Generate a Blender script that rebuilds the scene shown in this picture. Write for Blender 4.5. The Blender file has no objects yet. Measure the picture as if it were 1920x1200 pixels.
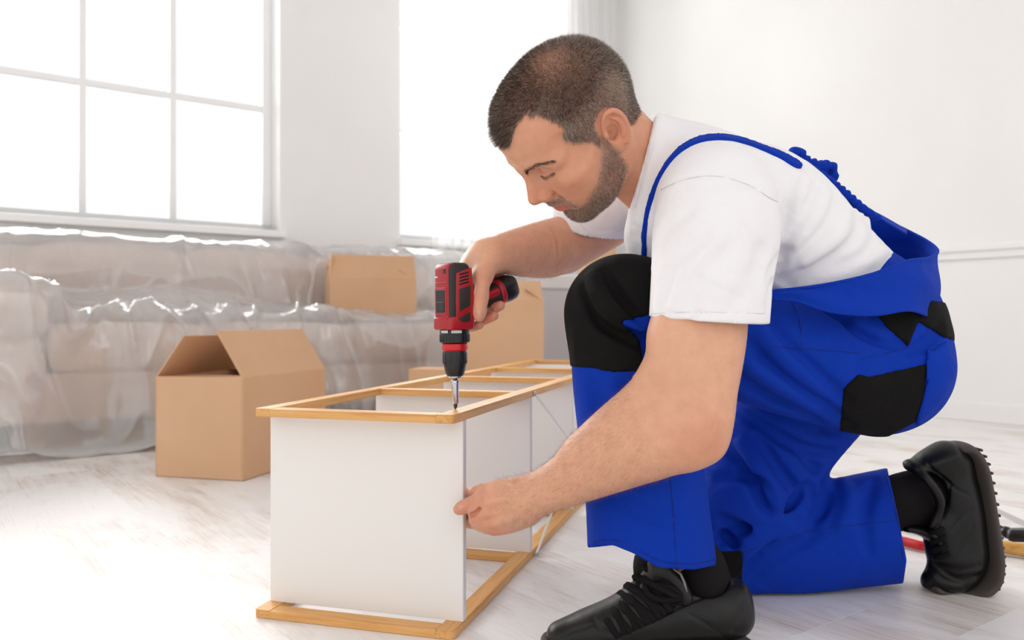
import bpy, bmesh, math, random
import numpy as np
from mathutils import Vector, Matrix, noise

# ------------------------------------------------------------------ camera
F = 1550.0            # focal length in pixels of the 1920 x 1200 frame
CAMZ = 0.45
scene = bpy.context.scene
C = scene.collection
cam_d = bpy.data.cameras.new('camera')
cam = bpy.data.objects.new('camera', cam_d)
C.objects.link(cam)
cam.location = (0, 0, CAMZ)
cam.rotation_euler = (math.pi / 2, 0, 0)
cam_d.sensor_width = 36.0
cam_d.lens = F / 1920 * 36.0
cam_d.clip_start = 0.05
cam_d.dof.use_dof = True
cam_d.dof.focus_distance = 1.16
cam_d.dof.aperture_fstop = 5.0
scene.camera = cam

# ------------------------------------------------------------------ light
world = bpy.data.worlds.new('world')
scene.world = world
world.use_nodes = True
bg = world.node_tree.nodes['Background']
bg.inputs['Color'].default_value = (1.0, 0.995, 0.99, 1)
bg.inputs['Strength'].default_value = 1.12

def area(name, loc, target, sx, sy, power, col=(1, 1, 1)):
    d = bpy.data.lights.new(name, 'AREA')
    d.shape = 'RECTANGLE'; d.size = sx; d.size_y = sy
    d.energy = power; d.color = col
    o = bpy.data.objects.new(name, d)
    C.objects.link(o)
    o.location = loc
    o.rotation_euler = (Vector(target) - Vector(loc)).to_track_quat('-Z', 'Y').to_euler()
    return o
# daylight from the sky outside the two windows in view, then two added lamps
area('sky_outside_window', (-2.22, 4.68, 2.5), (-1.45, 3.40, 1.0), 3.5, 2.9, 340, (1, 1, 1))
area('sky_outside_window', (-0.35, 5.95, 2.1), (0.25, 5.10, 1.55), 2.2, 3.0, 160, (1, 1, 1))
area('key_light_front', (-2.6, -1.6, 2.3), (0.2, 1.4, 0.4), 1.8, 1.6, 6, (1, 0.99, 0.97))  # added key lamp behind the camera for directional shading, not a window
area('fill_light_side', (2.6, -0.9, 2.2), (0.3, 1.5, 0.4), 1.4, 1.4, 6, (1, 0.98, 0.96))  # added fill lamp from the front right, no window there

scene.view_settings.view_transform = 'Standard'
scene.view_settings.look = 'None'
scene.view_settings.gamma = 1.0
scene.view_settings.use_curve_mapping = False
scene.view_settings.exposure = 0.04

# ------------------------------------------------------------------ helpers
def P(u, v, Y):
    "a pixel of the photograph at distance Y from the camera"
    return np.array([(u - 960.0) / F * Y, Y, CAMZ - (v - 600.0) / F * Y])
def RP(px, Y):
    return px / F * Y

MATS = {}
def mat(name, col, rough=0.6, metal=0.0, spec=0.5, **kw):
    m = bpy.data.materials.new(name); m.use_nodes = True
    b = m.node_tree.nodes['Principled BSDF']
    b.inputs['Base Color'].default_value = (*col, 1)
    b.inputs['Roughness'].default_value = rough
    b.inputs['Metallic'].default_value = metal
    b.inputs['Specular IOR Level'].default_value = spec
    for k, v in kw.items():
        b.inputs[k.replace('_', ' ')].default_value = v
    MATS[name] = m
    return m
def srgb(r, g, b):
    f = lambda c: (c / 255 / 12.92) if c / 255 <= 0.04045 else ((c / 255 + 0.055) / 1.055) ** 2.4
    return (f(r), f(g), f(b))
def nodes(m):
    nt = m.node_tree
    return nt, nt.nodes, nt.links, nt.nodes['Principled BSDF']
def noise_tex(nt, scale, detail=4, rough=0.55, coord='Object', mscale=(1, 1, 1), rot=(0, 0, 0)):
    tc = nt.nodes.new('ShaderNodeTexCoord')
    mp = nt.nodes.new('ShaderNodeMapping')
    mp.inputs['Scale'].default_value = mscale
    mp.inputs['Rotation'].default_value = rot
    nt.links.new(tc.outputs[coord], mp.inputs['Vector'])
    n = nt.nodes.new('ShaderNodeTexNoise')
    n.inputs['Scale'].default_value = scale
    n.inputs['Detail'].default_value = detail
    n.inputs['Roughness'].default_value = rough
    nt.links.new(mp.outputs['Vector'], n.inputs['Vector'])
    return n
def ramp(nt, src, stops):
    r = nt.nodes.new('ShaderNodeValToRGB')
    el = r.color_ramp.elements
    while len(el) < len(stops): el.new(0.5)
    for e, (p, c) in zip(el, stops):
        e.position = p; e.color = (*c, 1)
    nt.links.new(src, r.inputs['Fac'])
    return r
def bump(nt, src, strength, dist=0.001, prev=None):
    b = nt.nodes.new('ShaderNodeBump')
    b.inputs['Strength'].default_value = strength
    b.inputs['Distance'].default_value = dist
    nt.links.new(src, b.inputs['Height'])
    if prev: nt.links.new(prev.outputs['Normal'], b.inputs['Normal'])
    nt.links.new(b.outputs['Normal'], nt.nodes['Principled BSDF'].inputs['Normal'])
    return b

def link_mesh(name, me, m=None, parent=None, smooth=False):
    o = bpy.data.objects.new(name, me)
    C.objects.link(o)
    if m is not None and not me.materials: me.materials.append(m)
    if parent is not None: o.parent = parent
    if smooth:
        me.polygons.foreach_set('use_smooth', np.ones(len(me.polygons), dtype=bool))
    return o
def mesh_np(name, V, Fc, m=None, parent=None, smooth=True, attrs=None):
    "mesh from numpy arrays; all faces have the same number of corners"
    V = np.asarray(V, np.float32); Fc = np.asarray(Fc, np.int32)
    me = bpy.data.meshes.new(name)
    me.vertices.add(len(V)); me.vertices.foreach_set('co', V.ravel())
    k = Fc.shape[1]
    me.loops.add(Fc.size); me.loops.foreach_set('vertex_index', Fc.ravel())
    me.polygons.add(len(Fc))
    me.polygons.foreach_set('loop_start', np.arange(0, Fc.size, k, dtype=np.int32))
    me.polygons.foreach_set('use_smooth', np.full(len(Fc), smooth, dtype=bool))
    me.update(calc_edges=True)
    if attrs:
        for an, av in attrs.items():
            av = np.asarray(av, np.float32)
            if av.ndim == 1:
                a = me.attributes.new(an, 'FLOAT', 'POINT'); a.data.foreach_set('value', av)
            else:
                if av.shape[1] == 3: av = np.concatenate([av, np.ones((len(av), 1), np.float32)], 1)
                a = me.attributes.new(an, 'FLOAT_COLOR', 'POINT'); a.data.foreach_set('color', av.ravel())
    o = link_mesh(name, me, m, parent)
    return o
def bm_obj(name, bm, m=None, parent=None, smooth=False):
    me = bpy.data.meshes.new(name)
    bmesh.ops.recalc_face_normals(bm, faces=bm.faces)
    bm.to_mesh(me); bm.free()
    return link_mesh(name, me, m, parent, smooth)
def tag(o, label=None, cat=None, group=None, kind=None):
    if label: o['label'] = label
    if cat: o['category'] = cat
    if group: o['group'] = group
    if kind: o['kind'] = kind
    return o
def empty(name, loc, rz=0.0):
    o = bpy.data.objects.new(name, None)
    C.objects.link(o); o.location = loc; o.rotation_euler = (0, 0, rz)
    o.empty_display_size = 0.05
    return o
def bm_box(lo, hi, bev=0.0, seg=2, M=None):
    bm = bmesh.new()
    bmesh.ops.create_cube(bm, size=1.0)
    lo = Vector(lo); hi = Vector(hi)
    for v in bm.verts:
        v.co = Vector([lo[i] + (v.co[i] + 0.5) * (hi[i] - lo[i]) for i in range(3)])
    if bev > 0:
        bmesh.ops.bevel(bm, geom=list(bm.edges), offset=bev, segments=seg, profile=0.5, affect='EDGES')
    if M is not None: bm.transform(M)
    return bm
def box(name, lo, hi, m, parent=None, bev=0.0, seg=2, M=None, smooth=False):
    return bm_obj(name, bm_box(lo, hi, bev, seg, M), m, parent, smooth)
def bm_lathe(prof, n=24):
    "profile [(r, z)] turned about z"
    bm = bmesh.new(); rings = []
    for r, z in prof:
        rings.append([bm.verts.new((r * math.cos(2 * math.pi * i / n), r * math.sin(2 * math.pi * i / n), z)) for i in range(n)])
    for a, b in zip(rings, rings[1:]):
        for i in range(n):
            bm.faces.new((a[i], a[(i + 1) % n], b[(i + 1) % n], b[i]))
    bm.faces.new(rings[0][::-1]); bm.faces.new(rings[-1])
    return bm
def bm_prism(poly, d0, d1, bev=0.0, seg=3, axis='y'):
    "polygon in the xz plane drawn out along y from d0 to d1"
    bm = bmesh.new()
    a = [bm.verts.new((x, d0, z)) for x, z in poly]
    b = [bm.verts.new((x, d1, z)) for x, z in poly]
    n = len(poly)
    bm.faces.new(a); bm.faces.new(b[::-1])
    for i in range(n): bm.faces.new((a[i], b[i], b[(i + 1) % n], a[(i + 1) % n]))
    bmesh.ops.recalc_face_normals(bm, faces=bm.faces)
    if bev > 0:
        bmesh.ops.bevel(bm, geom=list(bm.edges), offset=bev, segments=seg, profile=0.5, affect='EDGES', clamp_overlap=True)
    return bm
def tube(name, pts, r, m, parent=None, n=8, caps=True):
    pts = [Vector(p) for p in pts]
    rs = r if hasattr(r, '__len__') else [r] * len(pts)
    bm = bmesh.new(); rings = []
    up = Vector((0, 0, 1))
    for i, p in enumerate(pts):
        t = (pts[min(i + 1, len(pts) - 1)] - pts[max(i - 1, 0)]).normalized()
        if abs(t.dot(up)) > 0.95: up = Vector((1, 0, 0))
        a = t.cross(up).normalized(); b = t.cross(a).normalized(); up = a.cross(t)
        rings.append([bm.verts.new(p + rs[i] * (a * math.cos(2 * math.pi * k / n) + b * math.sin(2 * math.pi * k / n))) for k in range(n)])
    for a, b in zip(rings, rings[1:]):
        for i in range(n): bm.faces.new((a[i], a[(i + 1) % n], b[(i + 1) % n], b[i]))
    if caps:
        bm.faces.new(rings[0]); bm.faces.new(rings[-1][::-1])
    return bm_obj(name, bm, m, parent, True)
def catmull(pts, per=8):
    pts = np.asarray(pts, float); out = []
    n = len(pts)
    for i in range(n - 1):
        p0 = pts[max(i - 1, 0)]; p1 = pts[i]; p2 = pts[i + 1]; p3 = pts[min(i + 2, n - 1)]
        for k in range(per):
            t = k / per
            out.append(0.5 * ((2 * p1) + (-p0 + p2) * t + (2 * p0 - 5 * p1 + 4 * p2 - p3) * t * t + (-p0 + 3 * p1 - 3 * p2 + p3) * t ** 3))
    out.append(pts[-1])
    return np.array(out)

# ---------------------------------------------------------- smooth volume modelling
class Vox:
    "a signed distance grid; shapes are blended into it and it is turned into a quad mesh"
    def __init__(s, lo, hi, h):
        s.lo = np.asarray(lo, float); s.h = h
        n = np.ceil((np.asarray(hi, float) - s.lo) / h).astype(int) + 1
        s.ax = [(s.lo[i] + h * np.arange(n[i])).astype(np.float32) for i in range(3)]
        s.D = np.full(n, 0.1, np.float32)
    def sl(s, lo, hi):
        r = []
        for i in range(3):
            a = int(np.clip(math.floor((lo[i] - s.lo[i]) / s.h), 0, s.D.shape[i]))
            b = int(np.clip(math.ceil((hi[i] - s.lo[i]) / s.h) + 1, 0, s.D.shape[i]))
            r.append(slice(a, b))
        return tuple(r)
    def grid(s, q):
        return (s.ax[0][q[0]][:, None, None], s.ax[1][q[1]][None, :, None], s.ax[2][q[2]][None, None, :])
    def put(s, q, d, k, op):
        A = s.D[q]
        if op == 'sub': d = -d
        if op == 'add':
            if k > 0:
                h = np.maximum(k - np.abs(A - d), 0) / k
                s.D[q] = np.minimum(A, d) - h * h * k * 0.25
            else: s.D[q] = np.minimum(A, d)
        else:
            if k > 0:
                h = np.maximum(k - np.abs(A - d), 0) / k
                s.D[q] = np.maximum(A, d) + h * h * k * 0.25
            else: s.D[q] = np.maximum(A, d)
    def chain(s, pts, rad, k=0.0, op='add', axis=None, f=1.0, per=6, off=0.0):
        "tapered tube through pts; f stretches its section along axis"
        pts = np.asarray(pts, float); rad = np.asarray(rad, float) * np.ones(len(pts))
        if len(pts) > 2 and per > 1:
            A = catmull(np.concatenate([pts, rad[:, None]], 1), per)
            pts, rad = A[:, :3], A[:, 3]
        rad = rad + off
        m = rad.max() * max(f, 1.0) + k + 3 * s.h
        q = s.sl(pts.min(0) - m, pts.max(0) + m)
        if any(x.stop <= x.start for x in q): return
        X, Y, Z = s.grid(q)
        if axis is not None:
            ax = np.asarray(axis, float); ax = ax / np.linalg.norm(ax); g = 1 / f - 1
            dt = (X * np.float32(ax[0]) + Y * np.float32(ax[1]) + Z * np.float32(ax[2])) * np.float32(g)
            X = X + dt * np.float32(ax[0]); Y = Y + dt * np.float32(ax[1]); Z = Z + dt * np.float32(ax[2])
            pts = pts + ((pts @ ax) * g)[:, None] * ax
        best = None
        if len(pts) == 1:
            best = np.sqrt((X - pts[0][0]) ** 2 + (Y - pts[0][1]) ** 2 + (Z - pts[0][2]) ** 2) - np.float32(rad[0])
        for i in range(len(pts) - 1):
            a = pts[i].astype(np.float32); b = (pts[i + 1] - pts[i]).astype(np.float32)
            bb = float(b @ b) + 1e-12
            px, py, pz = X - a[0], Y - a[1], Z - a[2]
            t = np.clip((px * b[0] + py * b[1] + pz * b[2]) / np.float32(bb), 0, 1)
            d = np.sqrt((px - t * b[0]) ** 2 + (py - t * b[1]) ** 2 + (pz - t * b[2]) ** 2) - (np.float32(rad[i]) + t * np.float32(rad[i + 1] - rad[i]))
            best = d if best is None else np.minimum(best, d)
        s.put(q, best.astype(np.float32), k, op)
    def ell(s, c, r, R=None, k=0.0, op='add'):
        "ellipsoid at c with half axes r along the rows of R"
        c = np.asarray(c, float); r = np.asarray(r, float)
        R = np.eye(3) if R is None else np.asarray(R, float)
        ext = np.sqrt(((R * r[:, None]) ** 2).sum(0)) + k + 3 * s.h
        q = s.sl(c - ext, c + ext)
        if any(x.stop <= x.start for x in q): return
        X, Y, Z = s.grid(q); X = X - np.float32(c[0]); Y = Y - np.float32(c[1]); Z = Z - np.float32(c[2])
        L = [(X * np.float32(R[i, 0]) + Y * np.float32(R[i, 1]) + Z * np.float32(R[i, 2])) for i in range(3)]
        k0 = np.sqrt(sum((L[i] / np.float32(r[i])) ** 2 for i in range(3)))
        k1 = np.sqrt(sum((L[i] / np.float32(r[i] ** 2)) ** 2 for i in range(3))) + np.float32(1e-9)
        s.put(q, (k0 * (k0 - 1) / k1).astype(np.float32), k, op)
    def half(s, p, n, k=0.0, lo=None, hi=None):
        "keep only what lies behind the plane through p with normal n (inside lo..hi)"
        n = np.asarray(n, float); n = n / np.linalg.norm(n)
        q = s.sl(s.lo - 1 if lo is None else lo, s.lo + 9 if hi is None else hi)
        X, Y, Z = s.grid(q)
        d = (X - p[0]) * n[0] + (Y - p[1]) * n[1] + (Z - p[2]) * n[2]
        s.put(q, d.astype(np.float32), k, 'cut')
    def fn(s, f, k=0.0, op='add', lo=None, hi=None):
        q = s.sl(s.lo - 1 if lo is None else lo, s.lo + 9 if hi is None else hi)
        s.put(q, f(*s.grid(q)).astype(np.float32), k, op)
    def offset(s, f, lo, hi):
        q = s.sl(lo, hi); s.D[q] += f(*s.grid(q)).astype(np.float32)
    def copy(s):
        o = object.__new__(Vox); o.lo = s.lo; o.h = s.h; o.ax = s.ax; o.D = s.D.copy(); return o
    def mesh(s, smooth=0):
        D = s.D
        D[0] = D[-1] = 0.05; D[:, 0] = D[:, -1] = 0.05; D[:, :, 0] = D[:, :, -1] = 0.05
        ins = D < 0
        n = np.array(D.shape) - 1
        cnt = np.zeros(n, np.int8)
        cs = [(i, j, k) for i in (0, 1) for j in (0, 1) for k in (0, 1)]
        for i, j, k in cs: cnt += ins[i:n[0] + i, j:n[1] + j, k:n[2] + k]
        idx = np.argwhere((cnt > 0) & (cnt < 8))
        vals = np.stack([D[idx[:, 0] + i, idx[:, 1] + j, idx[:, 2] + k] for i, j, k in cs], 1)
        acc = np.zeros((len(idx), 3)); w = np.zeros(len(idx))
        for a in range(8):
            for b in range(a + 1, 8):
                ca = np.array(cs[a]); cb = np.array(cs[b])
                if np.abs(ca - cb).sum() != 1: continue
                va, vb = vals[:, a], vals[:, b]
                x = (va < 0) != (vb < 0)
                t = np.where(x, va / np.where(x, va - vb, 1), 0)
                acc += np.where(x[:, None], ca + t[:, None] * (cb - ca), 0); w += x
        V = s.lo + s.h * (idx + acc / w[:, None])
        ids = np.full(n, -1, np.int32); ids[idx[:, 0], idx[:, 1], idx[:, 2]] = np.arange(len(idx))
        faces = []
        for axx in range(3):
            o1, o2 = [(1, 2), (2, 0), (0, 1)][axx]
            sa = [slice(1, -1)] * 3; sb = [slice(1, -1)] * 3
            sa[axx] = slice(0, -1); sb[axx] = slice(1, None)
            A = ins[tuple(sa)]; B = ins[tuple(sb)]
            e = np.argwhere(A != B)
            if not len(e): continue
            flip = A[e[:, 0], e[:, 1], e[:, 2]]
            off = np.ones(3, int); off[axx] = 0
            e = e + off
            d1 = np.zeros(3, int); d1[o1] = 1; d2 = np.zeros(3, int); d2[o2] = 1
            g = lambda x: ids[x[:, 0], x[:, 1], x[:, 2]]
            Q = np.stack([g(e - d1 - d2), g(e - d2), g(e), g(e - d1)], 1)
            Q[~flip] = Q[~flip][:, ::-1]
            faces.append(Q)
        Fq = np.concatenate(faces); Fq = Fq[(Fq >= 0).all(1)]
        if smooth:
            V = relax(V, Fq, smooth)
        return V, Fq
def relax(V, Fq, it, lam=0.5, mu=-0.52):
    k = Fq.shape[1]
    a = np.concatenate([Fq[:, i] for i in range(k)]); b = np.concatenate([Fq[:, (i + 1) % k] for i in range(k)])
    A = np.concatenate([a, b]); B = np.concatenate([b, a]); n = len(V)
    deg = np.maximum(np.bincount(A, minlength=n), 1)
    for i in range(2 * it):
        S = np.stack([np.bincount(A, weights=V[B, j], minlength=n) for j in range(3)], 1) / deg[:, None]
        V = V + (lam if i % 2 == 0 else mu) * (S - V)
    return V
def vnormals(V, Fq):
    a = V[Fq[:, 2]] - V[Fq[:, 0]]; b = V[Fq[:, 3 if Fq.shape[1] == 4 else 1]] - V[Fq[:, 1 if Fq.shape[1] == 4 else 0]]
    fn = np.cross(a, b); N = np.zeros_like(V)
    for i in range(Fq.shape[1]):
        for j in range(3): N[:, j] += np.bincount(Fq[:, i], weights=fn[:, j], minlength=len(V))
    return N / (np.linalg.norm(N, axis=1, keepdims=True) + 1e-12)
def sstep(a, b, x):
    t = np.clip((x - a) / (b - a), 0, 1); return t * t * (3 - 2 * t)
# ------------------------------------------------------------------ the room
CX, CY = 0.677, 5.565                       # the corner of the two walls
AV = np.array([0.807, 0.590]); AV /= np.linalg.norm(AV)     # along the window wall, to the corner
NV = np.array([AV[1], -AV[0]])                              # out of the window wall, along the right wall
RZ = math.atan2(AV[1], AV[0])
def W(s, n, z):
    "room coordinates: s along the window wall away from the corner, n out from it"
    p = np.array([CX, CY]) - s * AV + n * NV
    return Vector((p[0], p[1], z))
def s_at(u, n):
    "s of the point seen in column u that stands n in front of the window wall"
    k = (u - 960.0) / F
    b = np.array([CX, CY]) + n * NV
    return (b[0] - k * b[1]) / (AV[0] - k * AV[1])
# local room frame: x = along the wall towards the corner, y = towards the wall, z = up
ROOM = Matrix.Translation((CX, CY, 0)) @ Matrix.Rotation(RZ, 4, 'Z')
def rbox(name, s0, s1, n0, n1, z0, z1, m, parent=None, bev=0.0):
    return box(name, (-max(s0, s1), -max(n0, n1), z0), (-min(s0, s1), -min(n0, n1), z1), m, parent, bev, 2, ROOM)

def wall_mat():
    m = mat('white_plaster', srgb(246, 245, 244), 0.75, spec=0.25)
    nt, N, L, b = nodes(m)
    n1 = noise_tex(nt, 60, 5); bump(nt, n1.outputs['Fac'], 0.05, 0.002)
    n2 = noise_tex(nt, 1.2, 3)
    r = ramp(nt, n2.outputs['Fac'], [(0.3, srgb(243, 242, 241)), (0.7, srgb(248, 247, 246))])
    L.new(r.outputs['Color'], b.inputs['Base Color'])
    return m
M_WALL = wall_mat()
M_TRIM = mat('white_gloss_paint', srgb(246, 245, 244), 0.4)
M_FRAME = mat('white_window_paint', srgb(250, 250, 250), 0.35)

def floor_mat():
    m = mat('whitewashed_oak', srgb(230, 226, 222), 0.45, spec=0.4)
    nt, N, L, b = nodes(m)
    oi = N.new('ShaderNodeObjectInfo')
    tc = N.new('ShaderNodeTexCoord')
    off = N.new('ShaderNodeVectorMath'); off.operation = 'SCALE'; off.inputs[0].default_value = (7.3, 3.1, 5.7)
    L.new(oi.outputs['Random'], off.inputs['Scale'])
    add = N.new('ShaderNodeVectorMath'); add.operation = 'ADD'
    L.new(tc.outputs['Object'], add.inputs[0]); L.new(off.outputs['Vector'], add.inputs[1])
    def nz(scale, ms, det=6, rough=0.6, dist=0.0):
        mp = N.new('ShaderNodeMapping'); mp.inputs['Scale'].default_value = ms
        L.new(add.outputs['Vector'], mp.inputs['Vector'])
        n = N.new('ShaderNodeTexNoise'); n.inputs['Scale'].default_value = scale
        n.inputs['Detail'].default_value = det; n.inputs['Roughness'].default_value = rough
        n.inputs['Distortion'].default_value = dist
        L.new(mp.outputs['Vector'], n.inputs['Vector']); return n
    patch = nz(2.6, (2.2, 0.8, 1), 5, 0.62, 0.4)           # worn areas of the wash
    grain = nz(9.0, (14.0, 0.6, 1), 8, 0.72, 0.15)       # fine streaks along the board
    fine = nz(30.0, (9.0, 0.35, 1), 6, 0.7)
    p = ramp(nt, patch.outputs['Fac'], [(0.47, (0, 0, 0)), (0.70, (1, 1, 1))])
    g = ramp(nt, grain.outputs['Fac'], [(0.44, (0, 0, 0)), (0.66, (1, 1, 1))])
    mul = N.new('ShaderNodeMath'); mul.operation = 'MULTIPLY'
    L.new(p.outputs['Color'], mul.inputs[0]); L.new(g.outputs['Color'], mul.inputs[1])
    f2 = ramp(nt, fine.outputs['Fac'], [(0.56, (0, 0, 0)), (0.72, (1, 1, 1))])
    base = N.new('ShaderNodeMixRGB'); base.inputs[1].default_value = (*srgb(238, 235, 233), 1); base.inputs[2].default_value = (*srgb(223, 214, 207), 1)
    L.new(p.outputs['Color'], base.inputs[0])
    mx = N.new('ShaderNodeMixRGB'); mx.inputs[2].default_value = (*srgb(176, 152, 132), 1)
    L.new(base.outputs['Color'], mx.inputs[1])
    sc = N.new('ShaderNodeMath'); sc.operation = 'MULTIPLY'; sc.inputs[1].default_value = 0.85
    L.new(mul.outputs[0], sc.inputs[0]); L.new(sc.outputs[0], mx.inputs[0])
    mx2 = N.new('ShaderNodeMixRGB'); mx2.inputs[2].default_value = (*srgb(170, 158, 148), 1)
    sc2 = N.new('ShaderNodeMath'); sc2.operation = 'MULTIPLY'; sc2.inputs[1].default_value = 0.36
    L.new(f2.outputs['Color'], sc2.inputs[0]); L.new(sc2.outputs[0], mx2.inputs[0])
    L.new(mx.outputs['Color'], mx2.inputs[1]); L.new(mx2.outputs['Color'], b.inputs['Base Color'])
    bump(nt, fine.outputs['Fac'], 0.12, 0.001)
    return m
M_FLOOR = floor_mat()
M_JOINT = mat('floor_joint', srgb(238, 235, 232), 0.8)

floor = rbox('floor', -0.1, 6.4, -0.25, 6.6, -0.06, -0.0105, M_JOINT)
tag(floor, kind='structure')
plank_me = None
PW, PL = 0.192, 1.285
rnd = random.Random(4)
for i in range(33):
    st = rnd.random() * PL
    s0 = i * PW - 0.06
    n0 = -0.2 - st
    while n0 < 6.4:
        if plank_me is None:
            bm = bm_box((-PW / 2, -PL / 2, -0.0105), (PW / 2, PL / 2, 0), 0.0003, 1)
            plank_me = bpy.data.meshes.new('plank'); bm.to_mesh(plank_me); bm.free(); plank_me.materials.append(M_FLOOR)
        c = W(s0 + PW / 2, n0 + PL / 2, 0)
        if n0 + PL > -0.25 and c.y > -1.2 and abs(c.x) < 3.8:
            pk = bpy.data.objects.new('plank', plank_me); C.objects.link(pk)
            pk.location = c; pk.rotation_euler = (0, 0, RZ); pk.parent = floor
        n0 += PL

# walls: window wall built round its two openings
WH = 2.9
Z0, Z1 = 0.90, 2.75                           # sill and head of the windows
TW = 0.20                                     # wall thickness
w1r = s_at(525, 0.0); w1l = w1r + 1.95
w2l = s_at(750, 0.0); w2r = w2l - 1.15
def wall_piece(bm, s0, s1, n0, n1, z0, z1):
    t = bm_box((-max(s0, s1), -max(n0, n1), z0), (-min(s0, s1), -min(n0, n1), z1), 0, 1, ROOM)
    me = bpy.data.meshes.new('t'); t.to_mesh(me); t.free(); bm.from_mesh(me); bpy.data.meshes.remove(me)
bm = bmesh.new()
wall_piece(bm, 0, w2r, -TW, 0, 0, WH)
wall_piece(bm, w2r, w2l, -TW, 0, 0, Z0); wall_piece(bm, w2r, w2l, -TW, 0, Z1, WH)
wall_piece(bm, w2l, w1r, -TW, 0, 0, WH)
wall_piece(bm, w1r, w1l, -TW, 0, 0, Z0); wall_piece(bm, w1r, w1l, -TW, 0, Z1, WH)
wall_piece(bm, w1l, 6.4, -TW, 0, 0, WH)
bmesh.ops.remove_doubles(bm, verts=bm.verts, dist=1e-5)
wl = bm_obj('wall_left', bm, M_WALL); tag(wl, kind='structure')
bm = bmesh.new()
wall_piece(bm, -TW, 0, -TW, 6.4, 0, WH)
wr = bm_obj('wall_right', bm, M_WALL); tag(wr, kind='structure')

ce = rbox('ceiling', -TW, 7.4, -TW, 7.4, WH, WH + 0.1, M_WALL); tag(ce, kind='structure')
def glass_mat():
    m = bpy.data.materials.new('window_glass'); m.use_nodes = True
    nt = m.node_tree; N = nt.nodes; L = nt.links
    N.remove(N['Principled BSDF'])
    tr = N.new('ShaderNodeBsdfTransparent'); tr.inputs[0].default_value = (0.995, 0.997, 0.997, 1)
    gl = N.new('ShaderNodeBsdfGlossy'); gl.inputs['Roughness'].default_value = 0.02
    fr = N.new('ShaderNodeFresnel'); fr.inputs['IOR'].default_value = 1.45
    mx = N.new('ShaderNodeMixShader')
    L.new(fr.outputs[0], mx.inputs[0]); L.new(tr.outputs[0], mx.inputs[1]); L.new(gl.outputs[0], mx.inputs[2])
    L.new(mx.outputs[0], N['Material Output'].inputs['Surface'])
    return m
M_GLASS = glass_mat()
REC = 0.13
def window(name, sl, sr, cols, rows):
    "frame, bars and panes set back in the opening; sl > sr"
    root = rbox(name, sr - 0.02, sl + 0.02, -0.17, 0.05, Z0 - 0.035, Z0, M_FRAME, None, 0.004)   # the sill board
    tag(root, kind='structure')
    n0, n1 = -REC - 0.05, -REC
    f = 0.045
    rbox('frame_bar', sr, sr + f, n0, n1, Z0, Z1, M_FRAME, root, 0.003)
    rbox('frame_bar', sl - f, sl, n0, n1, Z0, Z1, M_FRAME, root, 0.003)
    rbox('frame_bar', sr, sl, n0, n1, Z0, Z0 + f, M_FRAME, root, 0.003)
    rbox('frame_bar', sr, sl, n0, n1, Z1 - f, Z1, M_FRAME, root, 0.003)
    cs = sorted(cols); rs = sorted(rows)
    for c in cs: rbox('glazing_bar', c - 0.016, c + 0.016, n0 + 0.005, n1 - 0.002, Z0 + f, Z1 - f, M_FRAME, root, 0.003)
    for r in rs: rbox('glazing_bar', sr + f, sl - f, n0 + 0.006, n1 - 0.003, r - 0.016, r + 0.016, M_FRAME, root, 0.003)
    xs = [sr + f] + cs + [sl - f]; zs = [Z0 + f] + rs + [Z1 - f]
    for a, b in zip(xs, xs[1:]):
        for c, d in zip(zs, zs[1:]):
            rbox('pane', a, b, -REC - 0.03, -REC - 0.026, c, d, M_GLASS, root)
c1 = s_at(325, -REC); c2 = s_at(155, -REC); dc = c2 - c1
rows = [1.545, 2.155]
window('window_1', w1l, w1r, [c1, c2, c2 + dc, c2 + 2 * dc], rows)
window('window_2', w2l, w2r, [w2l - 0.42, w2l - 0.78], rows)

# dado rail and baseboard on the right wall
rail = rbox('trim_1', 0, 0.022, 0.0, 6.3, 0.755, 0.785, M_TRIM, None, 0.006); tag(rail, kind='structure')
r2 = rbox('lower_bead', 0, 0.012, 0.0, 6.3, 0.722, 0.757, M_TRIM, rail, 0.004)
bb = rbox('baseboard_right', 0, 0.016, 0.0, 6.3, 0.0, 0.085, M_TRIM, None, 0.004); tag(bb, kind='structure')
b2 = rbox('baseboard_left', 0.016, 6.3, 0.0, 0.016, 0.0, 0.085, M_TRIM, None, 0.004); tag(b2, kind='structure')

# sheer curtain in front of the second window
def sheer_mat():
    m = bpy.data.materials.new('sheer_voile'); m.use_nodes = True
    nt = m.node_tree; N = nt.nodes; L = nt.links
    N.remove(N['Principled BSDF'])
    tr = N.new('ShaderNodeBsdfTransparent')
    tl = N.new('ShaderNodeBsdfTranslucent'); tl.inputs[0].default_value = (0.95, 0.95, 0.95, 1)
    df = N.new('ShaderNodeBsdfDiffuse'); df.inputs[0].default_value = (0.93, 0.93, 0.93, 1)
    a = N.new('ShaderNodeMixShader'); a.inputs[0].default_value = 0.5
    L.new(tl.outputs[0], a.inputs[1]); L.new(df.outputs[0], a.inputs[2])
    b = N.new('ShaderNodeMixShader'); b.inputs[0].default_value = 0.42
    L.new(tr.outputs[0], b.inputs[1]); L.new(a.outputs[0], b.inputs[2])
    L.new(b.outputs[0], N['Material Output'].inputs['Surface'])
    return m
M_SHEER = sheer_mat()
sc_l = s_at(835, 0.16); sc_r = 0.06
ns, nz_ = 420, 24
S = np.linspace(sc_r, sc_l, ns); Zs = np.linspace(0.03, 2.8, nz_)
V = []
for z in Zs:
    t = (z - 0.03) / 2.77
    for s in S:
        e = (s - sc_r) / (sc_l - sc_r)
        ss = s + 0.05 * (1 - t) * (e) + 0.0
        amp = 0.022 + 0.012 * math.sin(9 * s)
        n = 0.10 + amp * math.sin(2 * math.pi * s / 0.085 + 1.3 * math.sin(5 * s) + 0.6 * t) + 0.010 * math.sin(2 * math.pi * s / 0.033 + 2 * t)
        V.append(W(ss, n, z))
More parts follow.
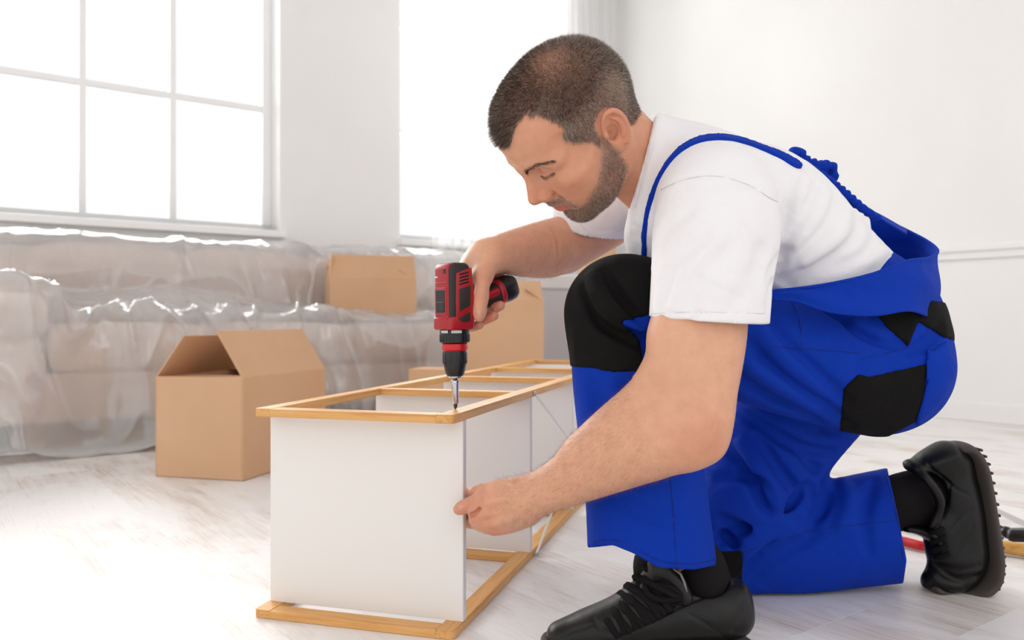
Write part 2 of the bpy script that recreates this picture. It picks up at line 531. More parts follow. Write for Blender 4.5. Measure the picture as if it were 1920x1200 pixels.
Fc = [(j * ns + i, j * ns + i + 1, (j + 1) * ns + i + 1, (j + 1) * ns + i) for j in range(nz_ - 1) for i in range(ns - 1)]
cur = mesh_np('sheer_curtain', np.array(V), Fc, M_SHEER)
tag(cur, 'sheer white curtain hanging in front of the window near the room corner', 'curtain')
# ------------------------------------------------------------------ sofa
def fabric_mat(name, col, scale=900):
    m = mat(name, col, 0.9, spec=0.15)
    nt, N, L, b = nodes(m)
    n1 = noise_tex(nt, scale, 2); bump(nt, n1.outputs['Fac'], 0.3, 0.001)
    return m
M_SOFA = fabric_mat('taupe_sofa_fabric', srgb(240, 219, 208), 400)
M_FOOT = mat('dark_sofa_foot', srgb(50, 46, 44), 0.5)
NF = 0.93                                       # front of the sofa, from the window wall
sa = s_at(90, NF); sb1 = s_at(665, NF - 0.02); sw = 0.60
sb1 = sa - 2 * (sa - sb1) / 2
cw = (sa - sb1) / 2
sR = sa - 3 * cw
sofa = empty('sofa', W((sa + sR) / 2, 0.55, 0))
def sofa_box(name, s0, s1, n0, n1, z0, z1, bev, puff=0.0, parent=None, cuts=10):
    bm = bm_box((-max(s0, s1), -max(n0, n1), z0), (-min(s0, s1), -min(n0, n1), z1), bev, 4)
    if puff:
        bmesh.ops.subdivide_edges(bm, edges=[e for e in bm.edges if e.calc_length() > 0.12], cuts=cuts, use_grid_fill=True)
        cx = -(s0 + s1) / 2; cy = -(n0 + n1) / 2; cz = (z0 + z1) / 2
        hx = abs(s1 - s0) / 2; hy = abs(n1 - n0) / 2; hz = abs(z1 - z0) / 2
        for v in bm.verts:
            a, b, c = (v.co.x - cx) / hx, (v.co.y - cy) / hy, (v.co.z - cz) / hz
            g = lambda x, y: max(0, 1 - x ** 4) * max(0, 1 - y ** 4)
            v.co.x += 0.3 * puff * a * g(b, c); v.co.y += puff * b * g(a, c); v.co.z += puff * c * g(a, b)
    bm.transform(ROOM)
    o = bm_obj(name, bm, M_SOFA, sofa, True)
    o.matrix_parent_inverse = sofa.matrix_world.inverted() if False else Matrix.Translation(-Vector(sofa.location))
    return o
sofa_box('base', sR - 0.2, sa + 0.2, 0.12, NF - 0.01, 0.10, 0.27, 0.02)
for i in range(3):
    s1 = sa - i * cw; s0 = s1 - cw
    sofa_box('seat_cushion', s0 + 0.004, s1 - 0.004, 0.30, NF + 0.005, 0.275, 0.425, 0.035, 0.018)
    sofa_box('back_cushion', s0 + 0.004, s1 - 0.004, 0.26, 0.46, 0.425, 0.735, 0.05, 0.03)
sofa_box('arm', sa + 0.003, sa + 0.23, 0.10, NF + 0.02, 0.10, 0.40, 0.05, 0.005)
sofa_box('arm', sR - 0.23, sR - 0.003, 0.10, NF + 0.02, 0.10, 0.56, 0.05, 0.01)
sofa_box('arm_pad', sa + 0.0, sa + 0.24, 0.28, NF + 0.03, 0.385, 0.535, 0.05, 0.012)
sofa_box('back', sR - 0.2, sa + 0.2, 0.06, 0.27, 0.10, 0.735, 0.05, 0.01)
for s in (sa + 0.12, sR - 0.12):
    for n in (0.16, NF - 0.1):
        p = W(s, n, 0)
        bm = bm_lathe([(0.018, 0), (0.026, 0.105)], 12); bm.transform(Matrix.Translation(p))
        o = bm_obj('foot', bm, M_FOOT, sofa, True); o.matrix_parent_inverse = Matrix.Translation(-Vector(sofa.location))
tag(sofa, 'taupe fabric sofa under clear plastic film below the wide window', 'sofa')

# clear film thrown over the sofa
def film_mat():
    m = bpy.data.materials.new('clear_plastic_film'); m.use_nodes = True
    nt = m.node_tree; N = nt.nodes; L = nt.links
    N.remove(N['Principled BSDF'])
    tr = N.new('ShaderNodeBsdfTransparent'); tr.inputs[0].default_value = (0.97, 0.97, 0.975, 1)
    gl = N.new('ShaderNodeBsdfGlossy'); gl.inputs['Roughness'].default_value = 0.13
    df = N.new('ShaderNodeBsdfDiffuse'); df.inputs[0].default_value = (0.97, 0.965, 0.96, 1)
    tl = N.new('ShaderNodeBsdfTranslucent'); tl.inputs[0].default_value = (0.97, 0.965, 0.96, 1)
    lw = N.new('ShaderNodeLayerWeight'); lw.inputs['Blend'].default_value = 0.35
    milk = N.new('ShaderNodeMixShader'); milk.inputs[0].default_value = 0.4
    L.new(df.outputs[0], milk.inputs[1]); L.new(tl.outputs[0], milk.inputs[2])
    a = N.new('ShaderNodeMixShader')
    nz = noise_tex(nt, 2.2, 2)
    r = ramp(nt, nz.outputs['Fac'], [(0.30, (0.30, 0.30, 0.30)), (0.80, (0.58, 0.58, 0.58))])
    fm = N.new('ShaderNodeMath'); fm.operation = 'MULTIPLY_ADD'; fm.inputs[1].default_value = 0.55
    L.new(lw.outputs['Facing'], fm.inputs[0]); L.new(r.outputs['Color'], fm.inputs[2])
    L.new(fm.outputs[0], a.inputs[0]); L.new(tr.outputs[0], a.inputs[1]); L.new(milk.outputs[0], a.inputs[2])
    b = N.new('ShaderNodeMixShader')
    mm = N.new('ShaderNodeMath'); mm.operation = 'MULTIPLY_ADD'; mm.inputs[1].default_value = 0.8; mm.inputs[2].default_value = 0.07
    L.new(lw.outputs['Fresnel'], mm.inputs[0]); L.new(mm.outputs[0], b.inputs[0])
    L.new(a.outputs[0], b.inputs[1]); L.new(gl.outputs[0], b.inputs[2])
    nb = noise_tex(nt, 7, 4, 0.5, mscale=(1, 1, 0.5))
    bp = N.new('ShaderNodeBump'); bp.inputs['Strength'].default_value = 0.55; bp.inputs['Distance'].default_value = 0.02
    L.new(nb.outputs['Fac'], bp.inputs['Height'])
    L.new(bp.outputs['Normal'], gl.inputs['Normal']); L.new(bp.outputs['Normal'], df.inputs['Normal'])
    L.new(b.outputs[0], N['Material Output'].inputs['Surface'])
    return m
M_FILM = film_mat()
def film():
    nu, nv = 330, 250
    prof = catmull([(0.10, 0.50), (0.10, 0.70), (0.135, 0.765), (0.24, 0.785), (0.40, 0.782), (0.50, 0.74), (0.525, 0.60), (0.545, 0.475),
                    (0.66, 0.462), (0.85, 0.458), (0.94, 0.445), (0.975, 0.38), (0.985, 0.30), (0.99, 0.20), (1.0, 0.10), (1.03, 0.012), (1.09, 0.004)], 12)
    seg = np.concatenate([[0], np.cumsum(np.linalg.norm(np.diff(prof, axis=0), axis=1))])
    tt = np.linspace(0, seg[-1], nv)
    pn = np.interp(tt, seg, prof[:, 0]); pz = np.interp(tt, seg, prof[:, 1])
    dn = np.gradient(pn); dz = np.gradient(pz); ln = np.hypot(dn, dz); nx, nzv = -dz / ln, dn / ln     # outward
    ss = np.linspace(sR - 0.27, sa + 0.52, nu)
    V = np.zeros((nv, nu, 3))
    for j, s in enumerate(ss):
        for i in range(nv):
            n, z = pn[i], pz[i]
            al = sstep(sa - 0.10, sa + 0.03, s); ar = sstep(sR + 0.10, sR - 0.03, s)
            w = max(al, ar)
            if w > 0:                                   # over the arms it lies higher and hangs straight down
                top = 0.565 if al > ar else 0.60
                if z < top and 0.45 < n < 0.97 and tt[i] > tt[-1] * 0.25: z = z + w * max(0, top - z) * sstep(0.97, 0.955, n)
                n = n + w * 0.03 * sstep(0.9, 0.97, n)
            tn = 0.25 + 0.75 * sstep(sb1 + 0.15, sa - 0.25, s)            # hangs free between the back and the seat front
            if 0.40 < n < 0.97 and z < 0.79 and tt[i] > 0.35:
                zt_ = float(np.interp(n, [0.40, 0.47, 0.55, 0.65, 0.78, 0.90, 0.97], [0.782, 0.765, 0.70, 0.62, 0.545, 0.485, 0.40]))
                nt_w = tn * (0.5 + 0.5 * noise.noise(Vector((s * 1.7, 2.2, 0))))
                if zt_ > z: z = z + (zt_ - z) * nt_w * 0.75
            q = Vector((s * 3.2, tt[i] * 2.2, 0.3))
            r1 = 1 - abs(noise.noise(q) * 2)
            q2 = Vector((s * 8.5 + 3, tt[i] * 3.0, 4.1)); r2 = 1 - abs(noise.noise(q2) * 2)
            q3 = Vector((s * 19, tt[i] * 9.0 + s * 4, 9.1)); r3 = noise.noise(q3)
            edge = math.exp(-((tt[i] - 1.32) / 0.16) ** 2)
            hang = sstep(1.3, 1.7, tt[i])
            d = 0.010 + 0.020 * max(0, r1) ** 3 + (0.008 + 0.034 * edge * sstep(sb1 - .1, sb1 + .2, s)) * max(0, r2) ** 4 + 0.0022 * r3 + 0.02 * hang * math.sin(s * 17 + 2 * math.sin(s * 5)) * 0.6
            n += nx[i] * d; z = max(z + nzv[i] * d, 0.003 + 0.002 * abs(r3))
            V[i, j] = W(s, n, z)
    idx = np.arange(nv * nu).reshape(nv, nu)
    Fc = np.stack([idx[:-1, :-1], idx[:-1, 1:], idx[1:, 1:], idx[1:, :-1]], -1).reshape(-1, 4)
    o = mesh_np('plastic_sheet', V.reshape(-1, 3), Fc, M_FILM)
    tag(o, 'crumpled clear plastic film draped over the taupe sofa down to the floor', 'plastic sheet')
film()

# ------------------------------------------------------------------ cardboard boxes
def card_mat():
    m = mat('brown_cardboard', srgb(206, 164, 128), 0.8, spec=0.2)
    nt, N, L, b = nodes(m)
    n1 = noise_tex(nt, 3, 4); r = ramp(nt, n1.outputs['Fac'], [(0.3, srgb(212, 170, 134)), (0.7, srgb(219, 180, 146))])
    L.new(r.outputs['Color'], b.inputs['Base Color'])
    n2 = noise_tex(nt, 260, 3, mscale=(1, 1, 0.05)); bump(nt, n2.outputs['Fac'], 0.12, 0.001)
    return m
M_CARD = card_mat()
T = 0.004
def carton(name, o, ex, ey, h, flaps, label, seam=True):
    """o: floor point of one bottom corner; ex, ey: horizontal edge vectors (2D) ; flaps: {edge: (length, angle outwards from vertical, inset)}"""
    ex = np.array(ex); ey = np.array(ey); o = np.array(o, float)
    lx, ly = np.linalg.norm(ex), np.linalg.norm(ey); ax, ay = ex / lx, ey / ly
    if ax[0] * ay[1] - ax[1] * ay[0] < 0: raise ValueError('left handed box ' + name)
    M = Matrix(((ax[0], ay[0], 0, o[0]), (ax[1], ay[1], 0, o[1]), (0, 0, 1, o[2]), (0, 0, 0, 1)))
    root = empty(name, (0, 0, 0)); root.matrix_world = M
    root.location = (o[0], o[1], o[2]); root.rotation_euler = (0, 0, math.atan2(ax[1], ax[0]))
    def b(nm, lo, hi, par=root): return box(nm, lo, hi, M_CARD, par, 0.0012, 1)
    b('bottom', (0, 0, 0), (lx, ly, T))
    b('side', (0, 0, 0), (lx, T, h)); b('side', (0, ly - T, 0), (lx, ly, h))
    b('side', (0, T, 0), (T, ly - T, h)); b('side', (lx - T, T, 0), (lx, ly - T, h))
    for e, (fl, ang, cut) in flaps.items():
        bm = bmesh.new()
        wlen = lx if e in ('y0', 'y1') else ly
        pts = [(0.002, 0), (wlen - 0.002, 0), (wlen - 0.002 - cut, fl), (0.002 + cut, fl)]
        a = [bm.verts.new((x, 0, z)) for x, z in pts]; c = [bm.verts.new((x, T, z)) for x, z in pts]
        bm.faces.new(a); bm.faces.new(c[::-1])
        for i in range(4): bm.faces.new((a[i], c[i], c[(i + 1) % 4], a[(i + 1) % 4]))
        bmesh.ops.bevel(bm, geom=list(bm.edges), offset=0.001, segments=1, affect='EDGES')
        # angle: 0 = straight up, positive = leaning outwards
        if e == 'y0': R_ = Matrix.Translation((0, 0, h)) @ Matrix.Rotation(math.radians(ang), 4, 'X')
        if e == 'y1': R_ = Matrix.Translation((lx, ly, h)) @ Matrix.Rotation(math.pi, 4, 'Z') @ Matrix.Rotation(math.radians(ang), 4, 'X')
        if e == 'x0': R_ = Matrix.Translation((0, ly, h)) @ Matrix.Rotation(-math.pi / 2, 4, 'Z') @ Matrix.Rotation(math.radians(ang), 4, 'X')
        if e == 'x1': R_ = Matrix.Translation((lx, 0, h)) @ Matrix.Rotation(math.pi / 2, 4, 'Z') @ Matrix.Rotation(math.radians(ang), 4, 'X')
        bm.transform(R_)
        bm_obj('flap', bm, M_CARD, root)
    tag(root, label, 'box', 'cardboard moving boxes')
    return root
def floor_at(u, v, z=0.0):
    Y = (CAMZ - z) * F / (v - 600.0)
    return np.array([(u - 960.0) / F * Y, Y])
# open box on the floor: near corner seen at (455, 903)
K0 = floor_at(455, 903)
d1 = np.array([0.279, 1.0]); d1 /= np.linalg.norm(d1)              # to the right face's vanishing point
d2 = np.array([-d1[1], d1[0]])
lenx = 0.475; leny = 0.287
hgt = CAMZ - (709 - 600) / F * K0[1]
# x axis runs along d1 from the near corner, y axis along d2 (to the left)
carton('open_cardboard_box', (K0[0], K0[1], 0), d1 * lenx, d2 * leny, hgt,
       {'y0': (0.158, -33, 0.0), 'y1': (0.150, -38, 0.0), 'x0': (0.13, -91.0, 0.004), 'x1': (0.13, -88, 0.004)},
       'open brown cardboard box on the floor in front of the sofa with raised flaps')
# box standing on the sofa seat
PHI = math.radians(19)
nb_ = 0.86; sx_ = s_at(781, nb_); p1 = W(sx_, nb_, 0)
ax_ = np.array([math.cos(PHI), math.sin(PHI)])
kq = (618 - 960) / F                                  # left edge of its front seen in column 618
ll = (p1.x - kq * p1.y) / (ax_[0] - kq * ax_[1])
p0 = np.array([p1.x, p1.y]) - ll * ax_
eyv = np.array([-ax_[1], ax_[0]]) * 0.19
Yb = p0[1]; SEATZ = CAMZ - (599 - 600) / F * Yb
carton('closed_cardboard_box', (p0[0], p0[1], SEATZ), ll * ax_, eyv, (600 - 523) / F * Yb, {'y0': ((523 - 476) / F * Yb, -9, 0.006), 'x0': (0.098, -8, 0.0), 'x1': (0.09, -60, 0.0), 'y1': (0.098, -50, 0.0)},
       'brown cardboard box sitting on the film-covered sofa seat')
# tall box at the right end of the sofa
Yc = 3.02
p1 = P(1020, 600, Yc); p0 = P(850, 600, Yc - 0.02)
exv = (p1 - p0)[:2]; ax_ = exv / np.linalg.norm(exv); eyv = np.array([-ax_[1], ax_[0]]) * 0.30
carton('tall_cardboard_box', (p0[0], p0[1], 0), exv, eyv, CAMZ + 36 / F * Yc, {'y0': (0.085, -28, 0.008), 'y1': (0.09, -30, 0.0), 'x1': (0.08, -55, 0.0), 'x0': (0.08, -60, 0.0)},
       'tall brown cardboard box standing on the floor beyond the shelf unit')
# low box in front of the sofa
Yd = 2.83
p0 = P(766, 600, Yd); p1 = P(836, 600, Yd - 0.03)
exv = (p1 - p0)[:2]; ax_ = exv / np.linalg.norm(exv); exv = ax_ * 0.132; eyv = np.array([-ax_[1], ax_[0]]) * 0.15
carton('low_cardboard_box', (p0[0], p0[1], 0), exv, eyv, CAMZ - 92 / F * Yd, {'y0': (0.07, -89, 0.002), 'y1': (0.07, -89.5, 0.002)},
       'small low cardboard box with closed flaps between sofa and tall box')
# box leaning far back near the corner
Ye = 4.15
p0 = P(1098, 600, Ye); p1 = P(1156, 600, Ye + 0.03)
exv = (p1 - p0)[:2]; ax_ = exv / np.linalg.norm(exv); eyv = np.array([-ax_[1], ax_[0]]) * 0.14
carton('narrow_cardboard_box', (p0[0], p0[1], 0), exv, eyv, 0.88, {'y0': (0.05, -88, 0.002), 'y1': (0.05, -89, 0.002)},
       'narrow upright cardboard box standing near the curtain and the room corner')

# grey chest behind the sheer curtain side
M_GREY = fabric_mat('grey_lilac_fabric', srgb(206, 203, 208), 300)
gc = empty('grey_chest', W(0.45, 0.45, 0)); 
q0 = P(1012, 600, 4.55)[:2]
gM = Matrix.Translation((q0[0], q0[1], 0)) @ Matrix.Rotation(RZ - math.radians(16), 4, 'Z')
gc.location = gM.translation; gc.rotation_euler = (0, 0, RZ - math.radians(16))
box('body', (0, 0, 0.03), (0.34, 0.28, 0.62), M_GREY, gc, 0.012, 2)
box('lid', (-0.006, -0.006, 0.62), (0.346, 0.286, 0.70), mat('pale_grey_lid', srgb(228, 227, 228), 0.7), gc, 0.012, 2)
for (x, y) in ((0.03, 0.03), (0.31, 0.03), (0.03, 0.25), (0.31, 0.25)):
    box('foot', (x - 0.015, y - 0.015, 0), (x + 0.015, y + 0.015, 0.032), M_FOOT, gc, 0.002, 1)
tag(gc, 'pale grey chest with a lighter lid behind the raised knee', 'chest')

# ------------------------------------------------------------------ shelf unit lying on its back frame
def wood_mat():
    m = mat('bamboo', srgb(222, 172, 112), 0.45, spec=0.35)
    nt, N, L, b = nodes(m)
    oi = N.new('ShaderNodeObjectInfo'); tc = N.new('ShaderNodeTexCoord')
    sc = N.new('ShaderNodeVectorMath'); sc.operation = 'SCALE'; sc.inputs[0].default_value = (3.1, 5.3, 1.7); L.new(oi.outputs['Random'], sc.inputs['Scale'])
    ad = N.new('ShaderNodeVectorMath'); ad.operation = 'ADD'; L.new(tc.outputs['Object'], ad.inputs[0]); L.new(sc.outputs['Vector'], ad.inputs[1])
    mp = N.new('ShaderNodeMapping'); mp.inputs['Scale'].default_value = (1.0, 14, 14); L.new(ad.outputs['Vector'], mp.inputs['Vector'])
    n = N.new('ShaderNodeTexNoise'); n.inputs['Scale'].default_value = 9; n.inputs['Detail'].default_value = 6; n.inputs['Roughness'].default_value = 0.65
    L.new(mp.outputs['Vector'], n.inputs['Vector'])
    r = ramp(nt, n.outputs['Fac'], [(0.25, srgb(204, 142, 76)), (0.5, srgb(225, 169, 102)), (0.78, srgb(233, 186, 124))])
    mp2 = N.new('ShaderNodeMapping'); mp2.inputs['Scale'].default_value = (0.9, 60, 60); L.new(ad.outputs['Vector'], mp2.inputs['Vector'])
    n2 = N.new('ShaderNodeTexNoise'); n2.inputs['Scale'].default_value = 5; n2.inputs['Detail'].default_value = 3; L.new(mp2.outputs['Vector'], n2.inputs['Vector'])
    r2 = ramp(nt, n2.outputs['Fac'], [(0.5, (1, 1, 1)), (0.75, (0.82, 0.72, 0.6))])
    mu = N.new('ShaderNodeMixRGB'); mu.blend_type = 'MULTIPLY'; mu.inputs[0].default_value = 0.8
    L.new(r.outputs['Color'], mu.inputs[1]); L.new(r2.outputs['Color'], mu.inputs[2]); L.new(mu.outputs['Color'], b.inputs['Base Color'])
    bump(nt, n2.outputs['Fac'], 0.05, 0.0005)
    return m
M_WOOD = wood_mat()
M_PANEL = mat('white_melamine', srgb(238, 234, 230), 0.38, spec=0.4)
nt_, N_, L_, b_ = nodes(M_PANEL); bump(nt_, noise_tex(nt_, 350, 2).outputs['Fac'], 0.02, 0.0005)
M_EDGE = mat('grey_edge_band', srgb(222, 216, 217), 0.5)
M_STEEL = mat('white_painted_steel', srgb(226, 224, 222), 0.35, metal=0.2)
M_SCREW = mat('zinc_screw', (0.45, 0.44, 0.43), 0.3, metal=1.0)
e1 = np.array([0.2834, 0.959]); e2 = np.array([-0.959, 0.2834])
SO = np.array([-0.0817, 1.159])
SH, SWD, SLN, ST, SWR = 0.3164, 0.323, 1.60, 0.0125, 0.0285
shelf = empty('shelf_unit', (SO[0], SO[1], 0), math.atan2(e1[1], e1[0]))     # local x: along the unit, y: to its left
def sbox(nm, lo, hi, m, bev=0.0015, par=shelf): return box(nm, lo, hi, m, par, bev, 2)
def rail_bm(y0, y1, z0, z1, rnd_y):
    "rail with one outer vertical corner rounded at each end"
    r = 0.009; pts = []
    yo, yi = (y0, y1) if rnd_y == y0 else (y1, y0)
    sg = 1 if yi > yo else -1
    for k in range(5):
        a = math.pi / 2 * k / 4; pts.append((r - r * math.sin(a) , yo + sg * (r - r * math.cos(a))))
    arc0 = pts[::-1]
    pts = [(0, yi)] + [(r - r * math.cos(math.pi / 2 * k / 4), yo + sg * (r - r * math.sin(math.pi / 2 * k / 4))) for k in range(5)]
    pts += [(SLN - r + r * math.sin(math.pi / 2 * k / 4), yo + sg * (r - r * math.cos(math.pi / 2 * k / 4))) for k in range(5)] + [(SLN, yi)]
    bm = bmesh.new()
    a = [bm.verts.new((x, y, z0)) for x, y in pts]; c = [bm.verts.new((x, y, z1)) for x, y in pts]
    bm.faces.new(a); bm.faces.new(c[::-1]); n = len(pts)
    for i in range(n): bm.faces.new((a[i], c[i], c[(i + 1) % n], a[(i + 1) % n]))
    bmesh.ops.recalc_face_normals(bm, faces=bm.faces)
    ed = [e for e in bm.edges if abs(e.verts[0].co.z - e.verts[1].co.z) < 1e-6]
    bmesh.ops.bevel(bm, geom=ed, offset=0.0014, segments=2, affect='EDGES')
    return bm
PX = [0.040, 0.412, 0.784, 1.156, 1.528]
wood_rung = M_WOOD.copy(); wood_rung.name = 'bamboo_across'
for nd in wood_rung.node_tree.nodes:
    if nd.type == 'MAPPING':
        x, y, z = nd.inputs['Scale'].default_value; nd.inputs['Scale'].default_value = (y, x, z)
for z0 in (0.0, SH - ST):
    for (a, b, o_) in ((0.0, SWR, 0.0), (SWD - SWR, SWD, SWD)):
        bm_obj('rail', rail_bm(a, b, z0, z0 + ST, o_), M_WOOD, shelf)
    for i, x in enumerate(PX):
        x0 = 0.0 if i == 0 else x - 0.031
        if i == 4: x0 = SLN - SWR
        sbox('rung', (x0, SWR - 0.001, z0 + 0.0002), (x0 + SWR, SWD - SWR + 0.001, z0 + ST - 0.0002), wood_rung)
for x in PX:
    o = sbox('shelf_board', (x, 0.001, ST), (x + 0.013, SWD - 0.004, SH - ST), M_PANEL, 0.0006)
    sbox('edge_band', (x + 0.0004, 0.0002, ST), (x + 0.0126, 0.0012, SH - ST), M_EDGE, 0.0003, o)
    bm = bm_lathe([(0.0012, 0), (0.0012, 0.004)], 8)
for (xa, za, xb, zb) in ((PX[1] + 0.022, SH - 0.006, PX[3] + 0.0, 0.006), (PX[1] + 0.022, 0.006, PX[3] + 0.0, SH - 0.006)):
    yo = -0.0030 if za > zb else -0.0062
    A = Vector((xa, yo, za)); B = Vector((xb, yo, zb)); t = (B - A).normalized()
    wv = Vector((t.z, 0, -t.x)) * 0.0035; th = Vector((0, 0.0012, 0))
    bm = bmesh.new()
    vs = [bm.verts.new(p + s1 * wv + s2 * th) for p in (A - t * 0.004, B + t * 0.004) for s1 in (-1, 1) for s2 in (-1, 1)]
    for q in ((0, 1, 3, 2), (4, 6, 7, 5), (0, 4, 5, 1), (2, 3, 7, 6), (0, 2, 6, 4), (1, 5, 7, 3)): bm.faces.new([vs[i] for i in q])
    bm_obj('cross_brace', bm, M_STEEL, shelf)
    for E_ in (A, B):
        bm = bm_lathe([(0.0042, 0), (0.0042, 0.001), (0.0025, 0.0022)], 12)
        bm.transform(Matrix.Translation((E_.x, yo - 0.001, E_.z)) @ Matrix.Rotation(math.pi / 2, 4, 'X'))
        bm_obj('screw', bm, M_SCREW, shelf, True)
tag(shelf, 'bamboo and white shelf unit lying on the floor being assembled', 'shelf')
# ------------------------------------------------------------------ cordless drill
M_RED = mat('drill_red', srgb(170, 22, 34), 0.35, spec=0.5)
M_RED2 = mat('drill_ring_red', srgb(205, 18, 30), 0.3, spec=0.5)
M_BLK = mat('drill_black_rubber', srgb(38, 36, 35), 0.55)
M_BLK2 = mat('drill_black_plastic', srgb(24, 24, 25), 0.35)
M_CHR = mat('bright_steel', (0.62, 0.62, 0.64), 0.18, metal=1.0)
M_DKS = mat('dark_steel', (0.12, 0.115, 0.11), 0.3, metal=1.0)
M_SLV = mat('silver_scale_ring', srgb(190, 190, 188), 0.35, metal=0.4)
TIP = np.array([*(SO + 0.073 * e1 + 0.0245 * e2), SH])
DS = 1.236 / F                        # metres per pixel at the drill
DANG = math.radians(40)               # handle points right and away from the camera
drill = empty('cordless_drill', tuple(TIP), 0.0)
drill.rotation_euler = (0.0, math.radians(-0.8), DANG)
# local frame: z up along the spindle axis from the bit tip, +x the way the handle points, -y the side facing the camera
def zpx(v): return (768 - v) * DS
def dobj(nm, bm, m, smooth=True, par=None):
    o = bm_obj(nm, bm, m, par or drill, smooth)
    if smooth:
        for p in o.data.polygons: pass
        try: o.data.set_sharp_from_angle(angle=math.radians(35))
        except Exception: pass
    return o
dobj('bit', bm_lathe([(0.0008, 0.0), (0.0030, 0.004), (0.0032, 0.008), (0.0024, 0.010), (0.0036, 0.012), (0.0036, zpx(754))], 6), M_DKS, False)
dobj('bit_holder', bm_lathe([(0.0045, zpx(757)), (0.0052, zpx(755)), (0.0052, zpx(720)), (0.0058, zpx(719)), (0.0058, zpx(714)), (0.0050, zpx(713)), (0.0032, zpx(712))], 24), M_CHR)
dobj('bit_shank', bm_lathe([(0.0036, zpx(713)), (0.0036, zpx(702))], 6), M_DKS, False)
ch = dobj('chuck', bm_lathe([(0.006, zpx(707)), (0.0120, zpx(705)), (0.0142, zpx(700)), (0.0170, zpx(684)), (0.0178, zpx(672)), (0.0178, zpx(660)), (0.0172, zpx(657))], 40), M_BLK2)
for k in range(12):
    a = 2 * math.pi * k / 12
    bm = bm_box((0.0168, -0.0010, zpx(682)), (0.0184, 0.0010, zpx(662)), 0.0004, 1); bm.transform(Matrix.Rotation(a, 4, 'Z'))
    dobj('grip_rib', bm, M_BLK2, False, ch)
dobj('chuck_washer', bm_lathe([(0.0085, zpx(709.5)), (0.0105, zpx(708)), (0.0112, zpx(705))], 32), M_CHR)
dobj('red_ring', bm_lathe([(0.0172, zpx(658)), (0.0190, zpx(656)), (0.0196, zpx(652)), (0.0188, zpx(648)), (0.0188, zpx(645)), (0.0172, zpx(644))], 40), M_RED2)
tc_ = dobj('torque_collar', bm_lathe([(0.0172, zpx(645)), (0.0215, zpx(642)), (0.0222, zpx(625)), (0.0222, zpx(620)), (0.020, zpx(618))], 44), M_BLK2)
for k in range(22):
    a = 2 * math.pi * k / 22
    bm = bm_box((0.0214, -0.0012, zpx(641)), (0.0226, 0.0012, zpx(627)), 0.0004, 1); bm.transform(Matrix.Rotation(a, 4, 'Z'))
    dobj('grip_rib', bm, M_BLK2, False, tc_)
for a0, a1 in ((-2.55, -1.95), (-1.72, -1.02)):
    bm = bmesh.new(); n = 10; r0 = []; r1 = []
    for i in range(n + 1):
        a = a0 + (a1 - a0) * i / n - DANG
        r0.append(bm.verts.new((0.0229 * math.cos(a), 0.0229 * math.sin(a), zpx(624.5)))); r1.append(bm.verts.new((0.0229 * math.cos(a), 0.0229 * math.sin(a), zpx(619.5))))
    for i in range(n): bm.faces.new((r0[i], r0[i + 1], r1[i + 1], r1[i]))
    dobj('scale_plate', bm, M_SLV, True)
# body: black core, red shells on the top and flanks
zb, zt = zpx(619), zpx(494)
HWY = 0.0218
def pris(nm, poly, y0, y1, m, bev, par=None): return dobj(nm, bm_prism(poly, y0, y1, bev), m, True, par)
core = [(-0.0215, zb), (0.0185, zb), (0.0215, zb + 0.018), (0.0200, zb + 0.055), (0.016, zt - 0.008), (0.010, zt), (-0.014, zt), (-0.0215, zt - 0.008)]
pris('motor_housing', core, -HWY, HWY, M_BLK, 0.006)
# red shell on the top face (local -x)
sh = [(-0.0236, zb + 0.001), (-0.0150, zb + 0.001), (-0.0150, zt - 0.002), (-0.0200, zt - 0.0015), (-0.0236, zt - 0.008)]
pris('top_shell', sh, -0.0165, 0.0165, M_RED, 0.003)
# red nose band
pris('nose_shell', [(-0.0232, zb), (0.0195, zb), (0.0220, zb + 0.011), (0.0212, zb + 0.022), (0.010, zb + 0.024), (-0.0232, zb + 0.020)], -HWY - 0.0012, HWY + 0.0012, M_RED, 0.004)
for sy in (-1, 1):
    y0, y1 = sorted((sy * (HWY - 0.004), sy * (HWY + 0.0014)))
    pris('side_shell', [(-0.0125, zb + 0.016), (0.0195, zb + 0.016), (0.0202, zb + 0.050), (0.0160, zt - 0.007), (-0.0120, zt - 0.016), (-0.0130, zb + 0.04)], y0, y1, M_RED, 0.0012)
    y2, y3 = sorted((sy * (HWY + 0.0003), sy * (HWY + 0.0021)))
    pris('grip_inlay', [(-0.0075, zb + 0.027), (0.0125, zb + 0.036), (0.0130, zb + 0.066), (-0.0075, zb + 0.060)], y2, y3, M_BLK, 0.0006)
    pris('grip_inlay', [(-0.0095, zb + 0.0165), (-0.003, zb + 0.012), (0.0120, zb + 0.0125), (0.0120, zb + 0.027), (0.004, zb + 0.0235)], y2, y3, M_BLK, 0.0006)
    for k in range(4):
        z = zb + 0.068 + k * 0.0048
        pris('vent_slot', [(-0.0075, z - 0.0022), (0.0100, z + 0.0018), (0.0100, z + 0.0044), (-0.0075, z + 0.0004)], *sorted((sy * (HWY + 0.0005), sy * (HWY + 0.0018))), M_BLK2, 0.0003)
